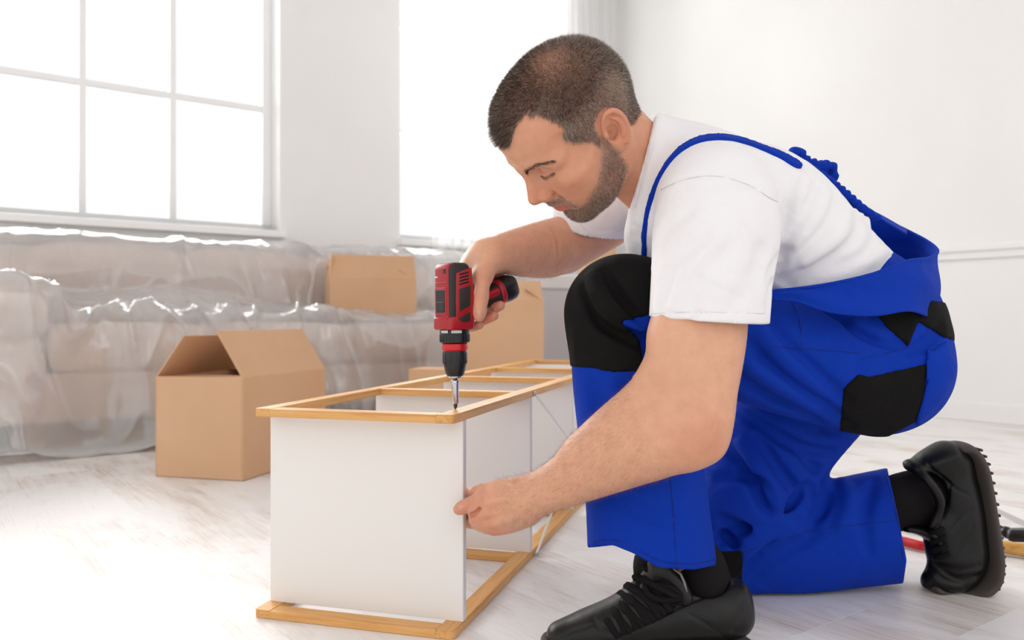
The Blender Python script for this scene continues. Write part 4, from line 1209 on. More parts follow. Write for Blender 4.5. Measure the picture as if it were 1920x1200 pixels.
# ================================================================== arms
def left_arm():
    lo = P(850, 1010, 1.25); 
    vx = Vox((-0.088, 0.95, 0.135), (0.315, 1.26, 0.62), 0.0017)
    p, r = q4([(1335, 420, 1.090, 62), (1318, 520, 1.068, 82), (1312, 610, 1.055, 88), (1311, 690, 1.042, 78), (1303, 760, 1.034, 70), (1292, 800, 1.032, 63)])
    vx.chain(p, r, 0, f=0.86, axis=(0, 1, 0))
    p, r = q4([(1296, 790, 1.034, 63), (1240, 820, 1.045, 72), (1180, 842, 1.058, 70), (1115, 875, 1.078, 58), (1060, 902, 1.097, 48), (1018, 922, 1.110, 41), (985, 936, 1.120, 40)])
    vx.chain(p, r, 0.03)
    vx.chain(*q4([(1322, 832, 1.028, 26), (1300, 838, 1.03, 26)]), 0.03)                        # point of the elbow
    vx.chain(*q4([(1262, 640, 1.03, 38), (1262, 690, 1.026, 30)]), 0.04)                      # biceps
    vx.chain(*q4([(1225, 715, 1.06, 30), (1160, 790, 1.06, 34), (1100, 845, 1.08, 28)]), 0.04)   # brachioradialis
    # hand: back of the hand towards the camera
    vx.chain(*q4([(1000, 930, 1.116, 38), (968, 940, 1.126, 44), (945, 948, 1.138, 48), (922, 956, 1.152, 43)]), 0.012, f=0.55, axis=(0, 1, 0))
    kn = [(908, 919, 1.158, 13), (893, 962, 1.166, 13.5), (894, 976, 1.167, 12.5), (912, 989, 1.166, 11)]
    for i, (u, v, y, r_) in enumerate(kn):
        vx.chain(*q4([(960, 922 + 14 * i, 1.118, 17), ((960 + u) / 2, (922 + 14 * i + v) / 2, y - 0.022, 16), (u, v, y, r_)]), 0.010)
    vx.chain(*q4([(988, 962, 1.130, 24), (955, 984, 1.146, 14), (930, 990, 1.158, 11)]), 0.012)
    # fingers round the back of the board
    fin = [[(908, 919, 1.158, 13), (895, 921, 1.184, 11.5), (887, 924, 1.222, 10.5), (866, 924, 1.226, 9.5)],
           [(893, 962, 1.166, 13.5), (891, 962, 1.200, 12), (886, 958, 1.226, 11), (862, 954, 1.229, 9.5)],
           [(894, 976, 1.167, 12.5), (891, 974, 1.200, 11.5), (885, 972, 1.226, 10.5), (862, 968, 1.229, 9.5)],
           [(912, 989, 1.166, 11), (899, 986, 1.196, 10.5), (889, 983, 1.224, 9.5), (868, 981, 1.226, 8.5)]]
    for q in fin: vx.chain(*q4(q), 0.004)
    fold(vx, [(874, 969), (884, 966), (892, 962), (899, 955)], 0.0036, 0.0065, 0.003, True, False)
    # thumb on the front of the board
    vx.chain(*q4([(950, 926, 1.126, 20), (925, 929, 1.140, 17.5), (908, 934, 1.152, 16), (896, 939, 1.1605, 14.6), (884, 944, 1.1680, 13.6), (872, 949, 1.1745, 13.6), (864, 953, 1.1780, 12.4), (860, 955, 1.1795, 10.5)]), 0.004)
    for q, r_, a in (([(883, 933), (884, 943), (887, 953)], 0.0012, 0.0007), ([(879, 935), (880, 945), (883, 955)], 0.0012, 0.0007), ([(888, 932), (889, 941)], 0.0012, 0.0005), ([(908, 950), (903, 962), (900, 978)], 0.0018, 0.0012),
                   ([(900, 930), (906, 938), (908, 948)], 0.0018, 0.0010)):
        fold(vx, q, r_, a, 0.002)
    for q in ([(915, 912), (940, 906), (965, 912)], [(915, 945), (940, 940), (965, 935)], [(905, 968), (935, 962), (960, 952)], [(915, 985), (940, 978), (965, 968)]):
        fold(vx, q, 0.004, 0.0012, 0.010, False)
    for q in ([(930, 918), (950, 916)], [(918, 958), (950, 950)], [(918, 975), (950, 966)]):
        fold(vx, q, 0.004, 0.0008, 0.010)
    V, Fq = vx.mesh(2)
    return vx, V, Fq
def right_arm():
    vx = Vox((-0.085, 1.18, 0.425), (0.30, 1.53, 0.70), 0.0017)
    p, r = q4([(1215, 335, 1.45, 62), (1150, 395, 1.435, 60), (1095, 435, 1.425, 55), (1058, 462, 1.41, 49)])
    vx.chain(p, r, 0)
    p, r = q4([(1056, 464, 1.405, 46), (1028, 470, 1.375, 51), (990, 474, 1.34, 46), (955, 477, 1.308, 38), (928, 479, 1.286, 32), (912, 483, 1.277, 30)])
    vx.chain(p, r, 0.012)
    vx.chain(*q4([(1050, 428, 1.385, 16), (1000, 446, 1.34, 16), (950, 460, 1.30, 12)]), 0.03)
    fold(vx, [(1036, 428), (1046, 450), (1047, 480)], 0.0026, 0.0024, 0.006)
    # back of the hand arched over the handle root
    vx.chain(*q4([(926, 480, 1.283, 31), (902, 485, 1.278, 27), (884, 502, 1.284, 20), (874, 524, 1.290, 16)]), 0.012)
    vx.chain(*q4([(908, 476, 1.290, 26), (886, 490, 1.298, 21), (870, 512, 1.305, 16)]), 0.012)
    vx.chain(*q4([(920, 486, 1.272, 27), (911, 500, 1.260, 23), (906, 516, 1.248, 19.5)]), 0.010)        # ball of the thumb
    vx.chain(*q4([(888, 500, 1.276, 17), (897, 520, 1.260, 15)]), 0.012)                               # web
    # thumb down the side of the handle
    vx.chain(*q4([(906, 516, 1.247, 19.0), (905, 528, 1.243, 16.0), (904, 540, 1.2385, 13.8), (902, 557, 1.236, 15.0), (900, 572, 1.234, 13.8), (899, 585, 1.2335, 13.6), (898, 592, 1.234, 11.5)]), 0.004)
    # fingers round the far side; their tips come back under the handle
    fin = [[(872, 512, 1.303, 15), (884, 550, 1.328, 12), (884, 592, 1.322, 11), (882, 611, 1.292, 10), (890, 611, 1.262, 9.5), (899, 609, 1.254, 8.5)],
           [(880, 502, 1.312, 15), (900, 540, 1.343, 12.5), (906, 582, 1.340, 11.5), (900, 600, 1.300, 11), (912, 597, 1.268, 10.5), (926, 592, 1.258, 9.2)],
           [(892, 496, 1.316, 15), (916, 522, 1.350, 12.5), (925, 560, 1.348, 11.5), (914, 582, 1.305, 11), (926, 578, 1.272, 10.4), (938, 573, 1.263, 9.2)],
           [(905, 492, 1.315, 14), (932, 510, 1.348, 11), (942, 540, 1.345, 10), (934, 558, 1.315, 9.5), (940, 556, 1.295, 8.8)]]
    for q in fin: vx.chain(*q4(q), 0.004)
    for q in ([(892, 556), (902, 558), (913, 556)], [(892, 560), (902, 563), (913, 560)], [(893, 552), (902, 553), (912, 551)]):
        fold(vx, q, 0.0012, 0.0005, 0.0018)
    fold(vx, [(892, 592), (891, 584), (899, 580), (907, 583), (907, 591)], 0.0011, 0.0006, 0.0014, True, False)
    V, Fq = vx.mesh(2)
    return vx, V, Fq
LVX, LV, LF = left_arm()
RVX, RV, RF = right_arm()
def nail(vx, poly, ylo, yhi, parent):
    'a fingernail lying on the finger, outlined in pixels'
    pts = np.array(poly, float); c = pts.mean(0); P3 = []; n = 7
    for j in range(n):
        for i in range(n):
            a, b = i / (n - 1), j / (n - 1)
            q = (pts[0] * (1 - a) + pts[1] * a) * (1 - b) + (pts[3] * (1 - a) + pts[2] * a) * b
            q = c + (q - c) * (1 - 0.10 * (abs(2 * a - 1) * abs(2 * b - 1)))
            h_ = hit(vx, q[0], q[1])
            if h_ is None: return
            edge = max(abs(2 * a - 1), abs(2 * b - 1))
            P3.append(h_ + grad(vx, h_) * (0.0007 - 0.0009 * edge ** 6))
    Fq = [(j * n + i, j * n + i + 1, (j + 1) * n + i + 1, (j + 1) * n + i) for j in range(n - 1) for i in range(n - 1)]
    mesh_np('fingernail', relax(np.array(P3), np.array(Fq), 1), np.array(Fq), M_NAIL, parent)
M_NAIL = mat('fingernail', srgb(224, 160, 140), 0.32, spec=0.45)
def arm_tint(V, spots):
    col = np.tile(SK, (len(V), 1))
    for c, r, w, cc in spots:
        g = w * np.exp(-(((V - c) / r) ** 2).sum(1)); col = col * (1 - g[:, None]) + cc * g[:, None]
    return col
LCOL = arm_tint(LV, [(P(1320, 835, 1.0), 0.035, 0.5, SK_RED), (P(905, 950, 1.15), 0.035, 0.65, SK_RED), (P(865, 952, 1.17), 0.02, 0.4, SK_RED), (P(930, 990, 1.15), 0.03, 0.5, SK_RED), (P(1300, 640, 1.0), 0.06, 0.3, SK_PALE)])
RCOL = arm_tint(RV, [(P(905, 520, 1.23), 0.02, 0.5, SK_RED), (P(902, 560, 1.22), 0.012, 0.5, SK_RED), (P(935, 575, 1.26), 0.02, 0.7, SK_RED), (P(925, 592, 1.26), 0.02, 0.7, SK_RED), (P(905, 610, 1.26), 0.02, 0.7, SK_RED), (P(885, 480, 1.26), 0.03, 0.5, SK_PALE)])
# hidden trunk and legs that carry the clothes (coarse, inside them)
def trunk():
    vx = Vox((0.02, 0.98, 0.03), (0.62, 1.60, 0.78), 0.008)
    vx.chain(*q4([(1300, 380, 1.27, 80), (1410, 430, 1.28, 105), (1520, 500, 1.30, 92), (1615, 600, 1.32, 72)]), 0, f=1.2, axis=(0, 1, 0))
    vx.chain(*q4([(1330, 400, 1.10, 55), (1262, 355, 1.262, 60), (1225, 330, 1.44, 45)]), 0.03)
    vx.chain(*q4([(1630, 680, 1.27, 70), (1420, 645, 1.21, 70), (1180, 590, 1.18, 58), (1205, 760, 1.16, 55), (1265, 1000, 1.15, 40), (1318, 1092, 1.14, 30)]), 0.03, per=4)
    vx.chain(*q4([(1590, 680, 1.40, 70), (1480, 800, 1.40, 62), (1405, 1030, 1.41, 55), (1560, 1000, 1.41, 50), (1700, 950, 1.40, 40)]), 0.03, per=4)
    return vx.mesh(1)
TV, TF = trunk()
def join(parts):
    Vs, Fs, Cs, o = [], [], [], 0
    for V, Fq, c in parts:
        Vs.append(V); Fs.append(Fq + o); Cs.append(c); o += len(V)
    return np.concatenate(Vs), np.concatenate(Fs), np.concatenate(Cs)
HVW = HV @ HR + HC
BV, BF, BC = join([(HVW, HF, HCOL), (LV, LF, LCOL), (RV, RF, RCOL), (TV, TF, np.tile(SK, (len(TV), 1)))])
man = mesh_np('person', BV, BF, M_SKIN, None, True, {'tint': BC})
tag(man, 'person in white t-shirt and blue overalls kneeling and drilling into the shelf unit', 'person')

nail(LVX, [(867, 943), (858, 948), (860, 958), (870, 956)], 1.0, 1.3, man)
nail(RVX, [(890, 580), (908, 581), (907, 596), (890, 594)], 1.0, 1.3, man)
# ================================================================== clothes
# ---- t-shirt
def tshirt():
    vx = Vox((0.065, 0.93, 0.36), (0.60, 1.58, 0.83), 0.0033)
    vx.chain(*q4([(1292, 368, 1.27, 102), (1345, 380, 1.272, 118), (1420, 418, 1.285, 134), (1512, 502, 1.30, 123), (1600, 576, 1.31, 112)]), 0, f=1.32, axis=(0, 1, 0))
    vx.chain(*q4([(1345, 375, 1.10, 92), (1275, 335, 1.262, 98), (1238, 312, 1.43, 70)]), 0.05)          # shoulder girdle
    vx.chain(*q4([(1262, 350, 1.262, 98), (1226, 319, 1.242, 95), (1172, 284, 1.222, 92)]), 0.03)                                # neck opening
    vx.chain(*q4([(1230, 430, 1.22, 60), (1240, 490, 1.24, 55)]), 0.05)                                  # chest front
    body = vx.copy()
    # left sleeve
    vx.chain(*q4([(1345, 385, 1.095, 108), (1342, 440, 1.080, 117), (1334, 520, 1.066, 112), (1326, 640, 1.052, 110)]), 0.022, f=0.95, axis=(0, 1, 0))
    # right sleeve
    vx.chain(*q4([(1225, 325, 1.445, 78), (1165, 375, 1.437, 72), (1062, 458, 1.425, 72)]), 0.03)
    # hems
    hp = P(1326, 600, 1.05)
    vx.half(hp, (-0.06, 0.05, -1.0), 0.0, np.array([0.05, 0.9, 0.30]), np.array([0.345, 1.215, 0.50]))
    a, b = P(1165, 375, 1.437), P(1080, 448, 1.425); d = (b - a) / np.linalg.norm(b - a)
    m_ = P(1121, 421, 1.43); d2_ = np.array([-0.28, 0.5, -0.95])
    vx.half(m_, d2_, 0.0, np.array([0.03, 1.355, 0.45]), np.array([0.245, 1.58, 0.69]))
    # lower edge of the shirt: tucked into the overalls
    # collar: cut at the neckline and hollowed round the neck
    n1 = P(1222, 226, 1.30); n2 = P(1182, 390, 1.19)
    ax = (P(1205, 310, 1.235) - P(1262, 352, 1.262)); ax = ax / np.linalg.norm(ax)
    side = (n1 - n2) / np.linalg.norm(n1 - n2)
    nn = ax - side * (ax @ side); nn /= np.linalg.norm(nn)
    n3 = P(1202, 318, 1.150); nn = np.cross(n1 - n2, n3 - n2); nn /= np.linalg.norm(nn); nn = nn if nn @ ax > 0 else -nn
    vx.half(n2, nn, 0.010, P(1130, 420, 1.05), np.array([0.32, 1.350, 0.84]))
    vx.chain([P(1120, 270, 1.20), P(1190, 300, 1.225), P(1232, 330, 1.246)], [0.0600, 0.0600, 0.0605], 0.004, 'sub', per=3)
    # sleeve mouths
    vx.chain(*q4([(1322, 560, 1.064, 84), (1325, 600, 1.061, 99), (1325, 680, 1.054, 102)]), 0.0, 'sub', f=0.90, axis=(0, 1, 0), per=1)
    vx.chain(*q4([(1150, 395, 1.435, 52), (1110, 424, 1.432, 62), (1050, 470, 1.425, 66)]), 0.0, 'sub', per=1)
    # folds
    V_ = lambda q, r=0.006, a=0.004, k=0.010: fold(vx, q, r, a, k)
    R_ = lambda q, r=0.006, a=0.003, k=0.012: fold(vx, q, r, a, k, False)
    V_([(1484, 385), (1470, 440), (1452, 520), (1440, 575)], 0.007, 0.007, 0.012)                       # sleeve against the side
    V_([(1240, 355), (1285, 336), (1340, 330), (1400, 345), (1445, 372), (1482, 388)], 0.0022, 0.0014, 0.003)   # shoulder seam
    for q in ([(1490, 330), (1480, 380), (1470, 430)], [(1530, 345), (1505, 400), (1470, 470)], [(1570, 370), (1550, 420), (1490, 480), (1460, 500)],
              [(1610, 410), (1600, 450), (1540, 495), (1470, 525)], [(1640, 445), (1620, 480), (1540, 515), (1480, 535)]):
        V_(q, 0.007, 0.0038, 0.012)
    for q in ([(1510, 335), (1492, 400), (1468, 450)], [(1550, 360), (1530, 410), (1480, 475)], [(1590, 390), (1575, 440), (1510, 490)], [(1660, 470), (1600, 500), (1500, 528)]):
        R_(q, 0.007, 0.0030, 0.014)
    V_([(1480, 470), (1462, 480), (1440, 520)], 0.006, 0.005, 0.01)
    for q in ([(1250, 560), (1270, 500), (1320, 450)], [(1290, 585), (1310, 520), (1370, 460)], [(1235, 470), (1250, 430), (1290, 400)], [(1430, 470), (1410, 520), (1380, 570)], [(1400, 430), (1425, 480), (1420, 540)]):
        V_(q, 0.008, 0.0016, 0.014)
    for q in ([(1262, 575), (1290, 510), (1345, 455)], [(1228, 500), (1240, 540), (1232, 580)]):
        R_(q, 0.008, 0.0016, 0.016)
    for q in ([(1205, 410), (1200, 440), (1208, 468)], [(1190, 420), (1192, 450), (1200, 474)]):
        V_(q, 0.004, 0.0025, 0.006)
    V_([(1226, 255), (1205, 330), (1190, 392)], 0.0022, 0.0012, 0.003)                                 # collar band seam
    V_([(1222, 588), (1300, 586), (1430, 588)], 0.0014, 0.0006, 0.002)                                # hem stitching
    V_([(1078, 402), (1110, 430), (1178, 430)], 0.0018, 0.0010, 0.0025)
    V, Fq = vx.mesh(2)
    return vx, V, Fq
SVX, SV, SF = tshirt()
shirt = mesh_np('t_shirt', SV, SF, M_SHIRT, man)
shirt['label'] = 'white short-sleeved t-shirt'

# ---- overalls: trousers with waist
def trousers():
    vx = Vox((0.06, 0.97, 0.0), (0.72, 1.60, 0.60), 0.0033)
    LB = (0, 1, 0)
    # seat and waist
    vx.chain(*q4([(1575, 550, 1.31, 108), (1632, 600, 1.32, 112), (1640, 680, 1.32, 116)]), 0, f=1.5, axis=LB)
    vx.chain(*q4([(1640, 695, 1.25, 120), (1560, 684, 1.235, 116), (1430, 655, 1.22, 108), (1290, 610, 1.20, 100), (1178, 582, 1.185, 98), (1163, 592, 1.18, 92)]), 0.03, f=0.95, axis=LB)
    vx.ell(P(1664, 675, 1.30), (0.064, 0.132, 0.094), None, 0.025)
    # raised leg
    vx.chain(*q4([(1168, 590, 1.182, 96), (1178, 690, 1.170, 106), (1195, 800, 1.160, 112), (1210, 920, 1.150, 113), (1226, 1100, 1.145, 122)]), 0.03, f=0.85, axis=LB)
    # kneeling leg
    vx.chain(*q4([(1590, 650, 1.41, 115), (1530, 740, 1.41, 104), (1465, 830, 1.405, 98), (1420, 930, 1.40, 98), (1380, 1010, 1.395, 90), (1300, 1056, 1.395, 80)]), 0.03)
    vx.chain(*q4([(1440, 800, 1.36, 80), (1395, 900, 1.365, 78), (1370, 980, 1.37, 74)]), 0.04)
    vx.chain(*q4([(1262, 1066, 1.395, 72), (1330, 1052, 1.395, 82), (1400, 1034, 1.395, 88), (1480, 1022, 1.395, 98), (1580, 1000, 1.395, 101), (1720, 978, 1.395, 107)]), 0.03, f=0.9, axis=LB)
    # cut the hems: raised leg (wavy), kneeling leg
    def hem_l(X, Y, Z):
        u = X / Y * F + 960; v = 600 - (Z - CAMZ) / Y * F
        e = np.interp(u, [1090, 1105, 1150, 1190, 1235, 1300, 1345, 1362], [1028, 1028, 1022, 1038, 1064, 1068, 1060, 1045])
        yy = (Y - 1.10) * 90.0
        return np.where(Y < 1.285, (v - e + yy * 0.3) * (Y / F), -1.0)
    vx.fn(hem_l, 0.0, 'cut', P(1060, 1300, 1.10) - [0.02, 0.2, 0], P(1372, 960, 1.27) + [0, 0.012, 0])
    def hem_r(X, Y, Z):
        u = X / Y * F + 960; v = 600 - (Z - CAMZ) / Y * F
        e = np.interp(v, [860, 880, 960, 1050, 1092, 1120], [1660, 1664, 1682, 1700, 1694, 1685])
        return (u - e) * (Y / F)
    vx.fn(hem_r, 0.0, 'cut', P(1600, 1200, 1.30) - [0, 0.1, 0.2], P(1800, 840, 1.56) + [0.2, 0.1, 0])
    # hollow the leg ends
    vx.chain(*q4([(1220, 990, 1.148, 88), (1225, 1060, 1.146, 108), (1232, 1120, 1.144, 118)]), 0.0, 'sub', f=0.80, axis=LB, per=1)
    vx.chain(*q4([(1640, 985, 1.395, 84), (1690, 982, 1.395, 98), (1740, 976, 1.395, 104)]), 0.0, 'sub', f=0.86, axis=LB, per=1)
    # flat on the floor
    vx.half((0, 0, 0.0045), (0, 0, -1), 0.006)
    V_ = lambda q, r=0.007, a=0.005, k=0.012: fold(vx, q, r * 1.2, a * 2.7, k) if r > 0.004 else None
    R_ = lambda q, r=0.008, a=0.004, k=0.014: fold(vx, q, r, a * 2.3, k, False)
    # thigh folds running from the knee to the seat
    V_([(1380, 705), (1430, 735), (1500, 775), (1570, 812)], 0.008, 0.005)
    V_([(1400, 640), (1450, 690), (1520, 745), (1600, 800)], 0.008, 0.0035)
    R_([(1390, 675), (1450, 715), (1530, 760)], 0.010, 0.004)
    V_([(1440, 590), (1470, 640), (1530, 700), (1590, 750)], 0.008, 0.0030)
    R_([(1420, 610), (1470, 670), (1540, 730)], 0.010, 0.0035)
    V_([(1480, 565), (1510, 600), (1520, 660)], 0.0022, 0.0012, 0.003)                     # pocket seam
    V_([(1520, 560), (1580, 590), (1640, 580)], 0.008, 0.006)
    V_([(1560, 580), (1620, 625), (1690, 650)], 0.007, 0.0040)
    R_([(1540, 575), (1600, 600), (1660, 640)], 0.009, 0.0035)
    V_([(1700, 660), (1740, 640), (1765, 610)], 0.007, 0.0035)
    V_([(1455, 650), (1540, 657), (1612, 660)], 0.0020, 0.0010, 0.003)
    V_([(1615, 672), (1670, 660), (1705, 652)], 0.0020, 0.0010, 0.003)
    V_([(1235, 600), (1260, 640), (1300, 690)], 0.008, 0.006)
    # under the thigh: the folded back of the raised knee and the kneeling thigh
    V_([(1370, 760), (1430, 800), (1500, 840), (1560, 850)], 0.009, 0.006)
    V_([(1350, 830), (1400, 880), (1430, 940), (1440, 960)], 0.009, 0.006)
    V_([(1420, 820), (1460, 880), (1490, 920), (1480, 940)], 0.008, 0.005)
    V_([(1500, 850), (1530, 880), (1535, 880)], 0.007, 0.004)
    R_([(1390, 830), (1430, 890), (1455, 940)], 0.010, 0.005)
    V_([(1345, 900), (1400, 890), (1450, 930)], 0.008, 0.004)
    # crook of the kneeling knee
    V_([(1345, 1020), (1385, 1000), (1430, 985), (1480, 955), (1512, 912)], 0.009, 0.011)
    V_([(1350, 970), (1375, 985), (1400, 1000)], 0.008, 0.006)
    V_([(1355, 1000), (1370, 1010), (1380, 1025)], 0.007, 0.006)
    # shin of the kneeling leg
    V_([(1392, 1035), (1450, 1015), (1520, 995), (1600, 984), (1690, 975)], 0.0022, 0.0014, 0.003)
    V_([(1385, 1090), (1420, 1055), (1455, 1020)], 0.008, 0.006)
    V_([(1400, 1100), (1450, 1050), (1530, 1000)], 0.009, 0.003)
    V_([(1520, 915), (1535, 950), (1520, 990)], 0.007, 0.004)
    V_([(1540, 905), (1550, 930), (1540, 965)], 0.006, 0.003)
    R_([(1580, 900), (1590, 940), (1575, 990)], 0.010, 0.003)
    V_([(1640, 900), (1620, 960), (1630, 1040)], 0.009, 0.0025)
    # raised shin
    V_([(1262, 905), (1266, 980), (1268, 1062)], 0.0020, 0.0012, 0.003)
    V_([(1110, 720), (1130, 790), (1150, 830)], 0.010, 0.0025)
    R_([(1150, 720), (1170, 770), (1200, 800)], 0.010, 0.003)
    V_([(1150, 930), (1200, 960), (1260, 975)], 0.010, 0.0025)
    V_([(1215, 640), (1225, 690), (1222, 730)], 0.007, 0.005)
    V_([(1180, 615), (1210, 630), (1250, 660)], 0.006, 0.006)
    V_([(1108, 1022), (1180, 1035), (1240, 1054), (1345, 1050)], 0.0016, 0.0008, 0.002)
    # knee folds
    V_([(1095, 540), (1120, 600), (1165, 630), (1215, 655)], 0.008, 0.0055)
    R_([(1110, 520), (1140, 570), (1200, 610)], 0.010, 0.004)
    V_([(1135, 510), (1165, 560), (1205, 600)], 0.008, 0.0045)
    V_([(1140, 500), (1180, 530), (1215, 560)], 0.0022, 0.0014, 0.003)
    return vx
TVX = trousers()
tv, tf = TVX.mesh(2)
overalls = mesh_np('overalls', tv, tf, M_BLUE, man)
overalls['label'] = 'royal blue work overalls with black reinforcements'
def biggest(V, Fq):
    'keep the largest connected piece'
    lab = np.arange(len(V))
    while True:
        m = lab[Fq].min(1); new = lab.copy()
        for i in range(Fq.shape[1]): np.minimum.at(new, Fq[:, i], m)
        new = new[new]
        if (new == lab).all(): break
        lab = new
    best = np.bincount(lab).argmax(); keep = lab == best
    idx = np.cumsum(keep) - 1
    return V[keep], idx[Fq[keep[Fq[:, 0]]]]
def shell(vx, name, region, m, parent, up=0.0022, down=0.006, label=None, smooth=1):
    "a patch of cloth lying on the surface vx wherever region(X, Y, Z, u, v) < 0"
    o = vx.copy()
    X, Y, Z = vx.grid((slice(None),) * 3)
    u = X / Y * F + 960 + 0 * Z; v = 600 - (Z - CAMZ) / Y * F + 0 * X
    rg = region(X, Y, Z, u, v).astype(np.float32)
    o.D = np.maximum(np.maximum(vx.D - up, -(vx.D + down)), rg)
    V, Fq = o.mesh(smooth)
    if len(Fq) == 0: return None
    V, Fq = biggest(V, Fq)
    ob = mesh_np(name, V, Fq, m, parent)
    if label: ob['label'] = label
    return ob
def poly_region(poly, ylo, yhi):
    "signed distance (metres, roughly) to a polygon drawn on the photograph, limited to a range of Y"
    poly = np.array(poly, float)
    def rg(X, Y, Z, u, v):
        d = np.full(u.shape, 1e9, np.float32); ins = np.zeros(u.shape, bool)
        bx = (u > poly[:, 0].min() - 30) & (u < poly[:, 0].max() + 30) & (v > poly[:, 1].min() - 30) & (v < poly[:, 1].max() + 30)
        uu = u[bx]; vv = v[bx]; dd = np.full(uu.shape, 1e9, np.float32); ii = np.zeros(uu.shape, bool)
        n = len(poly)
        for i in range(n):
            a, b = poly[i], poly[(i + 1) % n]; e = b - a
            t = np.clip(((uu - a[0]) * e[0] + (vv - a[1]) * e[1]) / (e @ e), 0, 1)
            dd = np.minimum(dd, np.hypot(uu - a[0] - t * e[0], vv - a[1] - t * e[1]))
            c = (a[1] > vv) != (b[1] > vv)
            with np.errstate(divide='ignore', invalid='ignore'):
                xi = a[0] + (vv - a[1]) / (b[1] - a[1] + 1e-9) * (b[0] - a[0])
            ii ^= c & (uu < xi)
        r = np.full(u.shape, 0.03, np.float32)
        r[bx] = np.where(ii, -dd, dd) * (1.2 / F)
        Yb_ = np.broadcast_to(Y, u.shape)
        return np.maximum(r, np.maximum(ylo - Yb_, Yb_ - yhi))
    return rg
# knee panel of the raised leg wraps right round the front of the knee
shell(TVX, 'knee_panel', poly_region([(1000, 440), (1250, 440), (1250, 582), (1222, 590), (1168, 602), (1170, 612), (1192, 628), (1200, 640), (1208, 697), (1150, 699), (1108, 690), (1000, 684)], 0.9, 1.33), M_BLACKC, overalls, label='black knee panel')
shell(TVX, 'knee_panel', poly_region([(1150, 1040), (1392, 1032), (1392, 1090), (1375, 1140), (1150, 1140)], 1.28, 1.60), M_BLACKC, overalls, label='black knee panel')
shell(TVX, 'pocket_panel', poly_region([(1574, 811), (1581, 729), (1608, 701), (1630, 706), (1738, 682), (1732, 762), (1716, 792), (1660, 822), (1600, 832)], 0.9, 1.285), M_BLACKC, overalls, label='black thigh pocket')
shell(TVX, 'hip_panel', poly_region([(1628, 565), (1700, 555), (1790, 570), (1790, 640), (1764, 630), (1722, 603), (1703, 650), (1660, 612)], 0.9, 1.45), M_BLACKC, overalls, label='black hip panel')
shell(TVX, 'pocket_flap', poly_region([(1737, 652), (1745, 660), (1775, 640), (1795, 690), (1775, 740), (1745, 775), (1722, 800), (1717, 792), (1726, 762), (1738, 718)], 0.9, 1.36), M_BLUE, overalls, up=0.0045)
# side and back edges: loose bib that gapes from the back
def sheet(name, A, B, m, parent, thick=0.0025, nu=60, nv=14, bulge=None):
    "cloth lofted between two curves"
    A = catmull(A, 10); B = catmull(B, 10)
    rs = lambda Q: np.stack([np.interp(np.linspace(0, 1, nu), np.linspace(0, 1, len(Q)), Q[:, i]) for i in range(3)], 1)
    A = rs(A); B = rs(B)
    G = np.stack([A * (1 - t) + B * t for t in np.linspace(0, 1, nv)])
    if bulge is not None:
        for j, t in enumerate(np.linspace(0, 1, nv)):
            for i in range(nu): G[j, i] += bulge(i / (nu - 1), t)
    idx = np.arange(nu * nv).reshape(nv, nu)
    Fq = np.stack([idx[:-1, :-1], idx[:-1, 1:], idx[1:, 1:], idx[1:, :-1]], -1).reshape(-1, 4)
    V = G.reshape(-1, 3); N = vnormals(V, Fq)
    n = len(V)
    V2 = np.concatenate([V + N * thick / 2, V - N * thick / 2])
    F2 = [Fq, Fq[:, ::-1] + n]
    ring = np.concatenate([idx[0, :], idx[1:, -1], idx[-1, -2::-1], idx[-2:0:-1, 0]])
    r2 = np.roll(ring, -1)
    F2.append(np.stack([r2, ring, ring + n, r2 + n], 1))
    return mesh_np(name, V2, np.concatenate(F2), m, parent)
rim = [P(*q) for q in [(1425, 548, 1.135), (1500, 541, 1.128), (1570, 530, 1.125), (1640, 513, 1.130), (1700, 490, 1.155), (1742, 484, 1.20), (1758, 470, 1.265), (1738, 452, 1.325), (1700, 432, 1.36), (1660, 412, 1.37), (1628, 392, 1.37)]]
wst = [P(*q) for q in [(1425, 562, 1.130), (1490, 566, 1.122), (1545, 584, 1.116), (1600, 592, 1.118), (1650, 592, 1.126), (1705, 584, 1.140), (1742, 596, 1.185), (1757, 608, 1.26), (1752, 606, 1.35), (1720, 580, 1.41), (1690, 560, 1.43), (1660, 540, 1.44)]]
rimo = sheet('back_bib', rim, wst, M_BLUE, overalls, 0.003, 110, 26, lambda a, t: np.array([0.004 * math.sin(9 * a + 5 * t), 0.003 * math.sin(14 * a - 6 * t), 0.004 * math.sin(3.1 * t) * math.sin(16 * a)]) * (t * (1 - t) * 4))
rb = catmull(rim, 6)
tube('rim_hem', [Vector(p) for p in rb], 0.0026, M_BLUE, overalls, 8)
# straps on the shirt
def tube_region(pts, r, ylo=0.0, yhi=9.0):
    q_ = catmull(np.concatenate([np.array(pts), (np.array(r) * np.ones(len(pts)))[:, None]], 1), 5); pts = q_[:, :3]; rr_ = q_[:, 3]
    def rg(X, Y, Z, u, v):
        best = None
        for i in range(len(pts) - 1):
            a = pts[i]; b = pts[i + 1] - pts[i]; bb = b @ b + 1e-12
            t = np.clip(((X - a[0]) * b[0] + (Y - a[1]) * b[1] + (Z - a[2]) * b[2]) / bb, 0, 1)
            d = np.sqrt((X - a[0] - t * b[0]) ** 2 + (Y - a[1] - t * b[1]) ** 2 + (Z - a[2] - t * b[2]) ** 2) - (rr_[i] + t * (rr_[i + 1] - rr_[i]))
            best = d if best is None else np.minimum(best, d)
        return best
    return rg
def on_shirt(u, v, Yd):
    h_ = hit(SVX, u, v); return h_ if h_ is not None else P(u, v, Yd)

